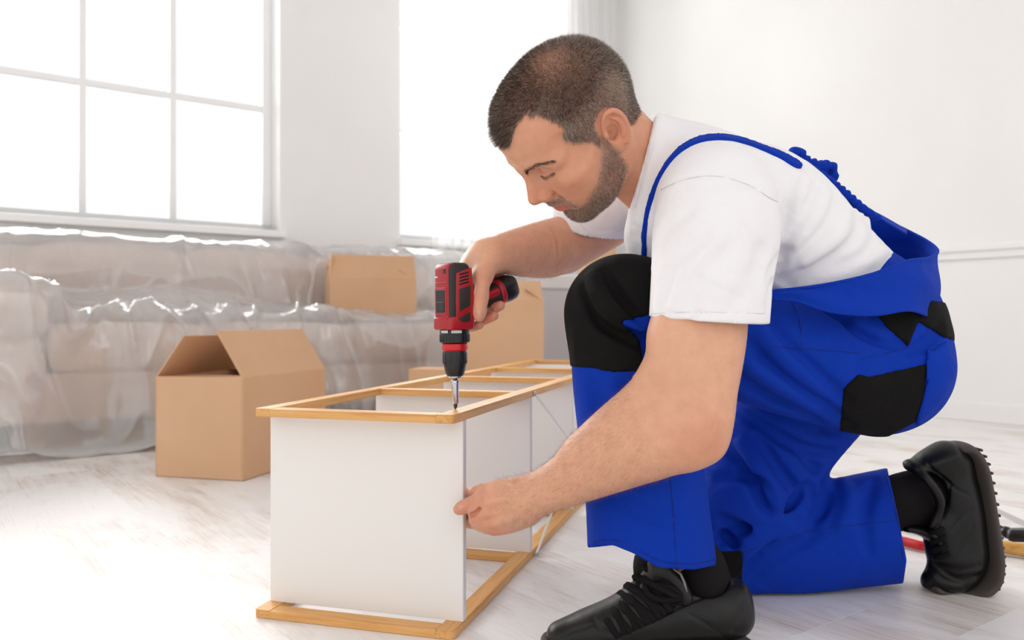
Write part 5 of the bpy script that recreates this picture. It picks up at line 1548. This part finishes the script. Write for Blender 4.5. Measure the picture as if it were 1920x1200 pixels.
# the strap lies on the shirt, over the shoulder and down the back
strap = [P(*q) for q in [(1208, 484, 1.175), (1208, 440, 1.155), (1218, 385, 1.14), (1240, 328, 1.14), (1266, 292, 1.150), (1300, 268, 1.165), (1345, 258, 1.19), (1400, 267, 1.215), (1450, 286, 1.235), (1490, 306, 1.245)]]
strap_r = [0.0045, 0.0045, 0.0050, 0.0078, 0.0098, 0.0105, 0.0105, 0.0105, 0.0110, 0.0120]
def lay(pts):
    out = []
    for p in pts:
        u, v = p[0] / p[1] * F + 960, 600 - (p[2] - CAMZ) / p[1] * F
        h_ = None
        for dv in (0, 4, 8, 12, 16, 20, 26, 32):
            h_ = hit(SVX, u - dv * 0.25, v + dv)
            if h_ is not None: break
        out.append(h_ if h_ is not None else p)
    return out
strap = lay(strap)
shell(SVX, 'shoulder_strap', tube_region(strap, strap_r), M_BLUE, overalls, up=0.0035, down=0.004)
# gathered elastic length of the strap, standing a little off the back
def ruffle(name, pts, r0, n_wave, amp, m, parent, flat=0.45, seed=1):
    pts = catmull(np.array(pts), 24); n = len(pts); k = 20
    T_ = np.gradient(pts, axis=0); T_ /= np.linalg.norm(T_, axis=1, keepdims=True)
    V = []; rr = random.Random(seed); ph = [rr.random() * 6.28 for _ in range(k)]
    for i in range(n):
        a = np.cross(T_[i], (0, 1, 0)); a /= np.linalg.norm(a); b = np.cross(T_[i], a)
        t = i / (n - 1); r = np.interp(t, np.linspace(0, 1, len(r0)), r0)
        for j in range(k):
            q = 2 * math.pi * j / k
            w = 1 + amp * math.sin(n_wave * 2 * math.pi * t + 0.9 * math.sin(q * 2 + ph[0]) + 0.5 * math.sin(9 * t + q)) + 0.35 * amp * math.sin(n_wave * 3.7 * t * 2 + ph[3] + 2 * q)
            V.append(pts[i] + r * w * (flat * math.cos(q) * a + math.sin(q) * b))
    Fq = [(i * k + j, i * k + (j + 1) % k, (i + 1) * k + (j + 1) % k, (i + 1) * k + j) for i in range(n - 1) for j in range(k)]
    return mesh_np(name, np.array(V), np.array(Fq), m, parent)
ruffle('gathered_strap', [P(*q) for q in [(1468, 290, 1.226), (1508, 312, 1.232), (1548, 340, 1.240), (1582, 364, 1.246), (1616, 390, 1.252), (1645, 410, 1.262)]], [0.012, 0.0145, 0.0155, 0.013, 0.010, 0.009], 15, 0.13, M_BLUE, overalls, 0.55)
ruffle('gathered_strap', [P(*q) for q in [(1476, 292, 1.27), (1494, 286, 1.275), (1512, 302, 1.28), (1536, 312, 1.285), (1556, 316, 1.29), (1566, 340, 1.29)]], [0.006, 0.013, 0.010, 0.012, 0.015, 0.006], 9, 0.16, M_BLUE, overalls, 0.7, 5)
sheet('strap_end', [P(1618, 384, 1.262), P(1650, 410, 1.262), P(1700, 440, 1.275)], [P(1618, 388, 1.30), P(1655, 406, 1.33), P(1700, 432, 1.358)], M_BLUE, overalls, 0.003, 24, 8)

# ---- socks
def sock(name, pts, f=1.0):
    pts_, r = q4(pts); lo = pts_.min(0) - r.max() - 0.02; hi = pts_.max(0) + r.max() + 0.02
    vx = Vox(lo, hi, 0.003); vx.chain(pts_, r, 0, f=f, axis=(0, 1, 0))
    return mesh_np(name, *vx.mesh(2), M_SOCK, man)
sock('sock', [(1308, 1058, 1.148, 50), (1322, 1100, 1.143, 50), (1318, 1150, 1.138, 50), (1270, 1180, 1.135, 46)], 0.92)
sock('sock', [(1640, 960, 1.395, 50), (1690, 940, 1.395, 52), (1740, 935, 1.395, 54), (1775, 960, 1.395, 48)], 0.75)

# ---- shoes
M_LEA = mat('black_leather', srgb(15, 14, 14), 0.4, spec=0.32)
nt_, N_, L_, b_ = nodes(M_LEA); bq = bump(nt_, noise_tex(nt_, 300, 3).outputs['Fac'], 0.15, 0.0008); bump(nt_, noise_tex(nt_, 40, 3).outputs['Fac'], 0.25, 0.003, bq)
M_SOLE = mat('grey_brown_rubber', srgb(70, 64, 60), 0.7)
M_LACE = cloth_mat('black_lace', srgb(20, 18, 18), 1500, 0.9, 0.5)
M_LINE = mat('grey_piping', srgb(120, 116, 112), 0.6)
def ribbon(name, pts, w, t, m, parent, nrm):
    "flat lace through pts"
    pts = catmull(np.array(pts), 6); n = len(pts)
    T_ = np.gradient(pts, axis=0); T_ /= np.linalg.norm(T_, axis=1, keepdims=True) + 1e-9
    V = []
    for i in range(n):
        s_ = np.cross(T_[i], nrm); s_ /= np.linalg.norm(s_) + 1e-9; nn = np.cross(s_, T_[i])
        for a, b in ((-1, -0.6), (-0.6, 1), (0.6, 1), (1, -0.6)): V.append(pts[i] + s_ * a * w + nn * b * t)
    Fq = [(i * 4 + j, i * 4 + (j + 1) % 4, (i + 1) * 4 + (j + 1) % 4, (i + 1) * 4 + j) for i in range(n - 1) for j in range(4)]
    Fq += [(3, 2, 1, 0), tuple((n - 1) * 4 + j for j in range(4))]
    return mesh_np(name, np.array(V), np.array(Fq), m, parent)
# raised leg: foot flat on the floor
def shoe_flat():
    ox, oy = 0.043, 1.128
    L = lambda x, y, z: np.array([ox + x, oy + y + 0.03 * (x - 0.14), z])
    vx = Vox((0.02, 1.05, 0.0), (0.36, 1.21, 0.14), 0.0022)
    vx.chain([L(0.024, 0.006, 0.018), L(0.055, 0.006, 0.024), L(0.095, 0.002, 0.034), L(0.14, 0, 0.044), L(0.19, 0, 0.048), L(0.235, 0, 0.048), L(0.252, 0, 0.048)], [0.020, 0.026, 0.030, 0.034, 0.034, 0.033, 0.030], 0, f=1.32, axis=(0, 1, 0))
    vx.chain([L(0.070, 0.002, 0.026), L(0.105, 0, 0.046), L(0.140, 0, 0.074), L(0.154, 0, 0.092)], [0.022, 0.024, 0.025, 0.016], 0.02, f=1.15, axis=(0, 1, 0))
    vx.chain([L(0.175, 0, 0.060), L(0.215, 0, 0.062), L(0.252, 0, 0.068)], [0.034, 0.033, 0.026], 0.02, f=1.1, axis=(0, 1, 0))
    vx.chain([L(0.262, 0, 0.046), L(0.266, 0, 0.076)], [0.020, 0.012], 0.02, f=1.5, axis=(0, 1, 0))
    # ankle opening
    vx.chain([L(0.205, 0, 0.150), L(0.215, 0, 0.100), L(0.222, 0, 0.080)], [0.046, 0.036, 0.024], 0.006, 'sub', f=0.95, axis=(0, 1, 0))
    vx.half((0, 0, 0.010), (0, 0, -1), 0.003)
    pxf = lambda q, r=0.0018, a=0.0012, k=0.003, v=True: fold(vx, q, r, a, k, v)
    pxf([(1155, 1198), (1230, 1160), (1290, 1130), (1330, 1118)]); pxf([(1290, 1150), (1340, 1180), (1365, 1200)]); pxf([(1395, 1130), (1380, 1165), (1372, 1200)])
    pxf([(1112, 1160), (1125, 1178), (1150, 1190), (1165, 1198)], 0.002, 0.0015)
    pxf([(1055, 1196), (1070, 1185), (1110, 1172)], 0.002, 0.0014)
    V, Fq = vx.mesh(2)
    up = mesh_np('shoe', V, Fq, M_LEA, man)
    up['label'] = 'black leather lace-up shoe flat on the floor'
    # sole
    vs = Vox((0.02, 1.05, -0.005), (0.36, 1.21, 0.04), 0.0022)
    vs.chain([L(0.030, 0.006, 0.010), L(0.09, 0.002, 0.010), L(0.17, 0, 0.012), L(0.252, 0, 0.013)], [0.034, 0.042, 0.038, 0.036], 0, f=1.12, axis=(0, 1, 0))
    vs.half((0, 0, 0.0012), (0, 0, -1), 0.002); vs.half((0, 0, 0.017), (0.02, 0, 1), 0.003)
    mesh_np('sole', *vs.mesh(2), M_SOLE, up)
    # tongue
    vt = Vox((0.10, 1.05, 0.03), (0.30, 1.21, 0.15), 0.0022)
    vt.chain([L(0.090, 0, 0.056), L(0.122, 0, 0.076), L(0.150, 0, 0.106), L(0.160, 0, 0.126)], [0.006, 0.008, 0.009, 0.008], 0, f=2.9, axis=(0, 1, 0))
    vt.chain([L(0.158, -0.01, 0.120), L(0.176, -0.024, 0.100), L(0.186, -0.028, 0.080)], [0.012, 0.012, 0.012], 0.02, f=1.3, axis=(0, 1, 0))
    mesh_np('tongue', *vt.mesh(2), M_LEA, up)
    def on(u, v, lift=0.003):
        h_ = hit(vx, u, v)
        if h_ is None: h_ = P(u, v, 1.10)
        return h_ + grad(vx, h_) * lift
    # laces: bars over the tongue, each from the near row of eyelets up and across
    for k, (e, c) in enumerate((((1162, 1192), (1126, 1156)), ((1186, 1184), (1138, 1146)), ((1208, 1174), (1150, 1134)), ((1230, 1164), (1164, 1119)), ((1250, 1152), (1180, 1102)), ((1268, 1136), (1198, 1086)))):
        c = (c[0] - 5, c[1] - 5); cr = P(c[0], c[1], 1.128); far = cr + np.array([0.004, 0.032, -0.012])
        m1 = P((e[0] * 0.5 + c[0] * 0.5) - 4, (e[1] * 0.5 + c[1] * 0.5) - 8, 1.096)
        ea = on(*e)
        ribbon('lace', [ea, m1, cr, far], 0.0052, 0.0014, M_LACE, up, np.array([-0.5, -0.5, 0.7]))
        c2_ = (c[0] + 16, c[1] - 14); m2 = P((e[0] + c2_[0]) / 2 + 6, (e[1] + c2_[1]) / 2 - 14, 1.096)
        ribbon('lace', [ea + np.array([0.006, -0.001, 0.003]), m2, P(c2_[0], c2_[1], 1.128) + np.array([0, 0, 0.003]), P(c2_[0] + 2, c2_[1] - 2, 1.155)], 0.0052, 0.0014, M_LACE, up, np.array([-0.5, -0.5, 0.7]))
    ribbon('lace', [P(1205, 1082, 1.10), P(1222, 1094, 1.088), P(1252, 1110, 1.083), P(1280, 1124, 1.084)], 0.004, 0.0013, M_LACE, up, np.array([-0.3, -0.8, 0.4]))
    ribbon('lace', [P(1208, 1090, 1.10), P(1215, 1112, 1.088), P(1238, 1124, 1.085), P(1275, 1120, 1.084), P(1262, 1104, 1.086), P(1230, 1096, 1.09)], 0.004, 0.0013, M_LACE, up, np.array([-0.3, -0.8, 0.4]))
    tube('piping', [Vector(P(*q)) for q in [(1262, 1066, 1.098), (1276, 1076, 1.094), (1283, 1092, 1.092), (1288, 1116, 1.090)]], 0.0018, M_LINE, up, 8)
    return up
shoe_flat()
# kneeling leg: toes on the floor, heel up
def shoe_up():
    Yc_ = 1.378
    vx = Vox(P(1660, 1140, Yc_) - [0.0, 0.085, 0.0], P(1900, 800, Yc_) + [0.0, 0.085, 0.0], 0.0022)
    ch = lambda pts, k, f=1.0, op='add': vx.chain(*q4([(u, v, Yc_ + dy, r) for u, v, dy, r in pts]), k, op, f=f, axis=(0, 1, 0))
    ch([(1775, 868, 0, 34), (1788, 900, 0, 40), (1796, 950, 0, 44), (1800, 1000, 0, 46), (1802, 1040, 0, 46), (1790, 1072, 0, 40), (1762, 1088, 0, 30), (1752, 1090, 0, 24)], 0, 0.98)
    ch([(1745, 870, 0, 24), (1775, 858, 0, 26), (1790, 862, 0, 26)], 0.02, 1.3)
    ch([(1758, 985, 0, 26), (1770, 1030, 0, 32), (1785, 1050, 0, 36)], 0.02, 1.1)
    ch([(1660, 945, 0, 50), (1715, 925, 0, 48), (1742, 920, 0, 34)], 0.010, 0.8, 'sub')
    ch([(1772, 850, 0, 16), (1725, 868, 0, 11), (1706, 872, 0, 9)], 0.012, 2.6)                          # collar over the heel
    ch([(1706, 872, 0, 9), (1735, 895, -0.028, 9), (1760, 930, -0.036, 9), (1762, 955, -0.032, 9), (1750, 985, -0.026, 10)], 0.008)      # padded topline
    vx.half((0, 0, 0.004), (0, 0, -1), 0.003)
    f_ = lambda q, r=0.002, a=0.0014, k=0.003, v=True: fold(vx, q, r, a, k, v)
    f_([(1735, 860), (1748, 880), (1768, 895), (1790, 915), (1818, 930)]); f_([(1782, 905), (1776, 940), (1768, 968)], 0.0016, 0.001)
    f_([(1785, 995), (1800, 975), (1822, 955)], 0.0016, 0.001); f_([(1800, 1045), (1815, 1010), (1825, 985)], 0.0016, 0.001)
    f_([(1752, 1058), (1775, 1078), (1800, 1088), (1838, 1080)], 0.006, 0.006, 0.010)
    f_([(1770, 1062), (1800, 1070), (1835, 1062)], 0.005, 0.003, 0.008)
    f_([(1745, 1072), (1768, 1095), (1800, 1104)], 0.006, 0.003, 0.01, False)
    V, Fq = vx.mesh(2)
    up = mesh_np('shoe', V, Fq, M_LEA, man); up['label'] = 'black leather lace-up shoe standing on its toes'
    vs = Vox(P(1660, 1160, Yc_) - [0.0, 0.085, 0.0], P(1900, 800, Yc_) + [0.0, 0.085, 0.0], 0.0022)
    pts = [(1788, 838, 10), (1808, 842, 12), (1824, 868, 13), (1834, 910, 13), (1842, 960, 13), (1848, 1010, 14), (1852, 1050, 14), (1846, 1082, 14), (1826, 1103, 13), (1796, 1112, 11), (1765, 1108, 10), (1745, 1098, 9)]
    vs.chain(*q4([(u, v, Yc_, r) for u, v, r in pts]), 0, 'add', f=3.6, axis=(0, 1, 0))
    vs.half((0, 0, 0.0012), (0, 0, -1), 0.002)
    so = mesh_np('sole', *vs.mesh(2), M_SOLE, up)
    # tread lugs along the outside of the sole
    C2 = catmull(np.array([(u, v) for u, v, r in pts], float), 5)
    for i in range(6, 50, 1):
        if i % 2: continue
        a = C2[min(i + 1, len(C2) - 1)] - C2[i - 1]; n2_ = np.array([-a[1], a[0]]) / np.hypot(*a); n2_ = n2_ if n2_ @ (C2[i] - np.array([1780, 980])) > 0 else -n2_
        c_ = C2[i] + n2_ * 10.9
        p_ = P(c_[0], c_[1], Yc_)
        if p_[2] < 0.006: continue
        bm = bm_box((-0.0018, -0.034, -0.0022), (0.0018, 0.034, 0.0022), 0.0008, 1, Matrix.Translation(Vector(p_)) @ Matrix.Rotation(math.atan2(n2_[1], n2_[0]), 4, 'Y'))
        bm_obj('tread_lug', bm, M_SOLE, up)
    # tongue and laces on the inner bend
    vt = Vox(P(1670, 1080, Yc_) - [0.0, 0.06, 0.0], P(1800, 960, Yc_) + [0.0, 0.06, 0.0], 0.0022)
    vt.chain(*q4([(1698, 990, Yc_, 7), (1720, 993, Yc_, 9), (1745, 1005, Yc_, 12), (1758, 1035, Yc_, 14)]), 0, f=2.4, axis=(0, 1, 0))
    mesh_np('tongue', *vt.mesh(1), M_LEA, up)
    for k, (u, v) in enumerate(((1752, 998), (1756, 1014), (1758, 1030), (1762, 1046))):
        ribbon('lace', [P(u - 6, v + 8, Yc_), P(u - 8, v + 3, Yc_ - 0.030), P(u + 6, v - 2, Yc_ - 0.043), P(u + 18, v - 8, Yc_ - 0.045)], 0.004, 0.0014, M_LACE, up, np.array([-0.6, -0.8, 0]))
    return up
shoe_up()

# ---- seams: thread lines lying on the cloth
def seam(vx, path, m, parent, r=0.0005):
    pts = []
    for u, v in catmull(np.array(path, float), 7):
        h_ = hit(vx, u, v)
        if h_ is None: continue
        if pts and np.linalg.norm(h_ - pts[-1]) > 0.03: continue
        pts.append(h_ + grad(vx, h_) * 0.0010)
    if len(pts) > 3: tube('seam', [Vector(p) for p in pts], r, m, parent, 6)
M_SEAM = mat('navy_thread', srgb(3, 34, 118), 0.9)
M_SEAMW = mat('pale_grey_thread', srgb(226, 224, 226), 0.9)
for q in ([(1256, 900), (1262, 960), (1268, 1064)], [(1112, 1016), (1150, 1012), (1190, 1027), (1240, 1052), (1300, 1057), (1342, 1048)], [(1450, 650), (1530, 656), (1612, 662)], [(1614, 673), (1660, 663), (1700, 652)],
          [(1482, 562), (1498, 600), (1504, 657)], [(1392, 1036), (1450, 1016), (1520, 996), (1600, 985), (1690, 975)], [(1212, 645), (1216, 680), (1224, 720)], [(1395, 1032), (1390, 1075), (1386, 1110)],
          [(1660, 888), (1680, 965), (1694, 1050)]):
    seam(TVX, q, M_SEAM, overalls)
for q in ([(1240, 356), (1285, 337), (1340, 331), (1400, 346), (1445, 373), (1482, 389)], [(1222, 588), (1300, 585), (1432, 588)], [(1224, 250), (1207, 330), (1192, 390)], [(1082, 410), (1105, 438), (1140, 438), (1172, 428)]):
    seam(SVX, q, M_SEAMW, shirt)
# ================================================================== hair, beard, brows, lashes
def hair_mat():
    m = mat('short_hair', (0.1, 0.07, 0.05), 0.5, spec=0.4)
    nt, N, L, b = nodes(m)
    at = N.new('ShaderNodeAttribute'); at.attribute_name = 'tint'
    L.new(at.outputs['Color'], b.inputs['Base Color'])
    return m
M_HAIR = hair_mat()
HN = vnormals(HV, HF)
rng = np.random.default_rng(7)
def scatter(V, Fq, N, w, n):
    "n random points on the faces, weighted by the vertex weight w"
    a = 0.5 * np.linalg.norm(np.cross(V[Fq[:, 2]] - V[Fq[:, 0]], V[Fq[:, 3]] - V[Fq[:, 1]]), axis=1)
    pw = a * w[Fq].mean(1); pw = pw / pw.sum()
    fi = rng.choice(len(Fq), n, p=pw)
    s, t = rng.random(n)[:, None], rng.random(n)[:, None]
    q = Fq[fi]
    mix = lambda A: (A[q[:, 0]] * (1 - s) + A[q[:, 1]] * s) * (1 - t) + (A[q[:, 3]] * (1 - s) + A[q[:, 2]] * s) * t
    return mix(V), mix(N)
def blades(name, root, d, length, width, col, parent, m=M_HAIR, bend=None, local=True):
    "one slim tapered blade for each hair"
    n = len(root)
    d = d / (np.linalg.norm(d, axis=1, keepdims=True) + 1e-9)
    rv = rng.normal(size=(n, 3)); s = np.cross(d, rv); s /= np.linalg.norm(s, axis=1, keepdims=True) + 1e-9
    L_ = length[:, None]; W_ = width[:, None]
    mid = root + d * L_ * 0.5
    tip = root + d * L_
    if bend is not None: mid = mid - bend * L_ * 0.12; tip = tip + bend * L_ * 0.10
    V = np.stack([root - s * W_, root + s * W_, mid + s * W_ * 0.8, mid - s * W_ * 0.8, tip + s * W_ * 0.12, tip - s * W_ * 0.12], 1).reshape(-1, 3)
    b = (np.arange(n) * 6)[:, None]
    Fq = np.concatenate([b + np.array([0, 1, 2, 3]), b + np.array([3, 2, 4, 5])])
    if local: V = V @ HR + HC
    o = mesh_np(name, V, Fq, m, parent, True, {'tint': np.repeat(col, 6, 0)})
    o['kind'] = 'stuff'
    return o
DARK = np.array(srgb(70, 56, 49)); BROWN = np.array(srgb(108, 86, 74)); GREY = np.array(srgb(168, 158, 148)); PALE = np.array(srgb(206, 192, 178))
# pale crown patch: where the crown shows at this pixel
pr = HVW; uu = pr[:, 0] / pr[:, 1] * F + 960; vv = 600 - (pr[:, 2] - CAMZ) / pr[:, 1] * F
vis = (HN @ HR)[:, 1] < -0.1
ci = np.argmin(np.where(vis, (uu - 1040) ** 2 + (vv - 100) ** 2, 1e9)); CROWN = HV[ci]
def crown(V): return np.exp(-(np.linalg.norm(V - CROWN, axis=1) / 0.034) ** 2)
hm_ = hair_mask(HV)
R0, N0 = scatter(HV, HF, HN, hm_ * (1 - 0.55 * crown(HV)), 80000)
al = np.abs(R0[:, 1])
sidew = sstep(0.055, 0.068, al) * sstep(0.075, 0.045, R0[:, 2])
back = sstep(-0.02, -0.07, R0[:, 0])
flow = np.stack([0.8 * (1 - sidew) + 0.35 * sidew - 0.5 * back, 0.1 * np.sign(R0[:, 1]), -0.25 - 0.8 * sidew - 0.5 * back], 1)
flow = flow - N0 * (flow * N0).sum(1, keepdims=True)
dirv = N0 * (0.75 - 0.25 * sidew)[:, None] + flow * 0.75 + rng.normal(size=R0.shape) * 0.22
fr_ = sstep(0.06, 0.09, R0[:, 0])
ln = (0.0068 + 0.0030 * fr_ * (1 - sidew) - 0.0030 * sidew - 0.0028 * sstep(0.03, -0.03, R0[:, 2]) - 0.003 * crown(R0)) * (0.7 + 0.5 * rng.random(len(R0)))
greyp = 0.14 + 0.34 * sidew + 0.30 * back + 0.42 * np.exp(-(((R0[:, 0] - 0.040) / 0.018) ** 2)) * (al > 0.050)
tr_ = rng.random(len(R0))
col = np.where((tr_ < greyp)[:, None], GREY + (PALE - GREY) * rng.random((len(R0), 1)), DARK + (BROWN - DARK) * rng.random((len(R0), 1)))
hair = blades('hair', R0 - N0 * 0.0004, dirv, ln, np.full(len(R0), 0.00017), col, man, bend=N0)
hair['label'] = 'short cropped brown hair flecked with grey'
# beard
bm_ = beard_mask(HV) ; f_, l_, u_ = HV[:, 0], np.abs(HV[:, 1]), HV[:, 2]
lipz = np.exp(-(((u_ + 0.0485) / 0.0075) ** 2 + (l_ / 0.024) ** 4)) * (f_ > 0.08)
R1, N1 = scatter(HV, HF, HN, bm_ * np.clip(1 - 1.6 * lipz, 0, 1) * (HV[:, 1] > -0.06), 30000)
fl_ = np.array([0.25, 0, -1.0]) - N1 * (N1 @ np.array([0.25, 0, -1.0]))[:, None]
d1_ = N1 * 0.55 + fl_ * 0.8 + rng.normal(size=R1.shape) * 0.25
up_ = sstep(-0.05, -0.01, R1[:, 2])
gp = 0.34 + 0.42 * up_
tr_ = rng.random(len(R1))
col = np.where((tr_ < gp)[:, None], GREY + (PALE - GREY) * rng.random((len(R1), 1)), DARK * 1.25 + (BROWN * 1.45 - DARK) * rng.random((len(R1), 1)))
beard = blades('beard', R1 - N1 * 0.0003, d1_, 0.0034 * (0.6 + 0.7 * rng.random(len(R1))), np.full(len(R1), 0.00014), col, man, bend=N1)
beard['label'] = 'short greying beard and moustache'
# brows
def near_surface(p):
    i = np.argmin(((HV - p) ** 2).sum(1)); return HV[i], HN[i]
for s in (1, -1):
    path = catmull([(0.098, 0.009 * s, 0.028), (0.096, 0.020 * s, 0.036), (0.086, 0.036 * s, 0.042), (0.070, 0.052 * s, 0.034)], 20)
    rt, dd_, cc = [], [], []
    for k in range(520):
        t = rng.random(); i = int(t * (len(path) - 2)); p = path[i] + (path[i + 1] - path[i]) * rng.random()
        wid = 0.0036 * (1 - 0.65 * t); p = p + np.array([0, 0, rng.normal() * wid * 0.55])
        q, nq = near_surface(p); tg = path[i + 1] - path[i]; tg = tg / np.linalg.norm(tg)
        rt.append(q + rng.normal(size=3) * 0.0004); dd_.append(tg * 0.9 + nq * 0.28 + np.array([0, 0, 0.35 * (1 - 1.6 * t)]) + rng.normal(size=3) * 0.12)
        cc.append(DARK * 1.2 + (BROWN - DARK) * rng.random())
    o = blades('eyebrow', np.array(rt), np.array(dd_), np.full(len(rt), 0.0062 if s > 0 else 0.0032), np.full(len(rt), 0.00016), np.array(cc), man)
    # lashes
    lp = catmull([(0.0850, 0.0165 * s, 0.0163), (0.0880, 0.0290 * s, 0.0133), (0.0785, 0.0440 * s, 0.0161)], 30)
    rt, dd_ = [], []
    for k in range(120):
        i = rng.integers(0, len(lp)); rt.append(lp[i] + rng.normal(size=3) * 0.0003)
        dd_.append(np.array([0.75, 0.25 * s * (i / len(lp)), -0.75]) + rng.normal(size=3) * 0.15)
    blades('eyelashes', np.array(rt), np.array(dd_), np.full(len(rt), 0.0050), np.full(len(rt), 0.00012), np.tile(DARK * 0.6, (len(rt), 1)), man)
# fine hair on the forearms
def fuzz(V, Fq, wfun, n, axis, ln_, name='arm_hair'):
    N = vnormals(V, Fq); w = wfun(V); R_, Nn = scatter(V, Fq, N, w, n)
    ax = np.asarray(axis) / np.linalg.norm(axis); fl = ax - Nn * (Nn @ ax)[:, None]
    d = Nn * 0.40 + fl * 0.8 + rng.normal(size=R_.shape) * 0.35
    c = np.array(srgb(112, 78, 56)) * (0.7 + 0.6 * rng.random((n, 1)))
    blades(name, R_, d, ln_ * (0.5 + 0.8 * rng.random(n)), np.full(n, 0.000034), c, man, local=False)
el_, wr_ = P(1290, 800, 1.03), P(975, 936, 1.125)
ax_l = wr_ - el_
fuzz(LV, LF, lambda V: sstep(0.05, 0.25, ((V - el_) @ ax_l) / (ax_l @ ax_l)) * sstep(1.18, 0.95, ((V - el_) @ ax_l) / (ax_l @ ax_l)), 13000, ax_l + np.array([0, 0, -0.16]), 0.0085)
el_, wr_ = P(1050, 465, 1.40), P(915, 480, 1.28); ax_r = wr_ - el_
fuzz(RV, RF, lambda V: sstep(0.05, 0.25, ((V - el_) @ ax_r) / (ax_r @ ax_r)) * sstep(1.1, 0.9, ((V - el_) @ ax_r) / (ax_r @ ax_r)), 6000, ax_r + np.array([0, 0, -0.1]), 0.008)
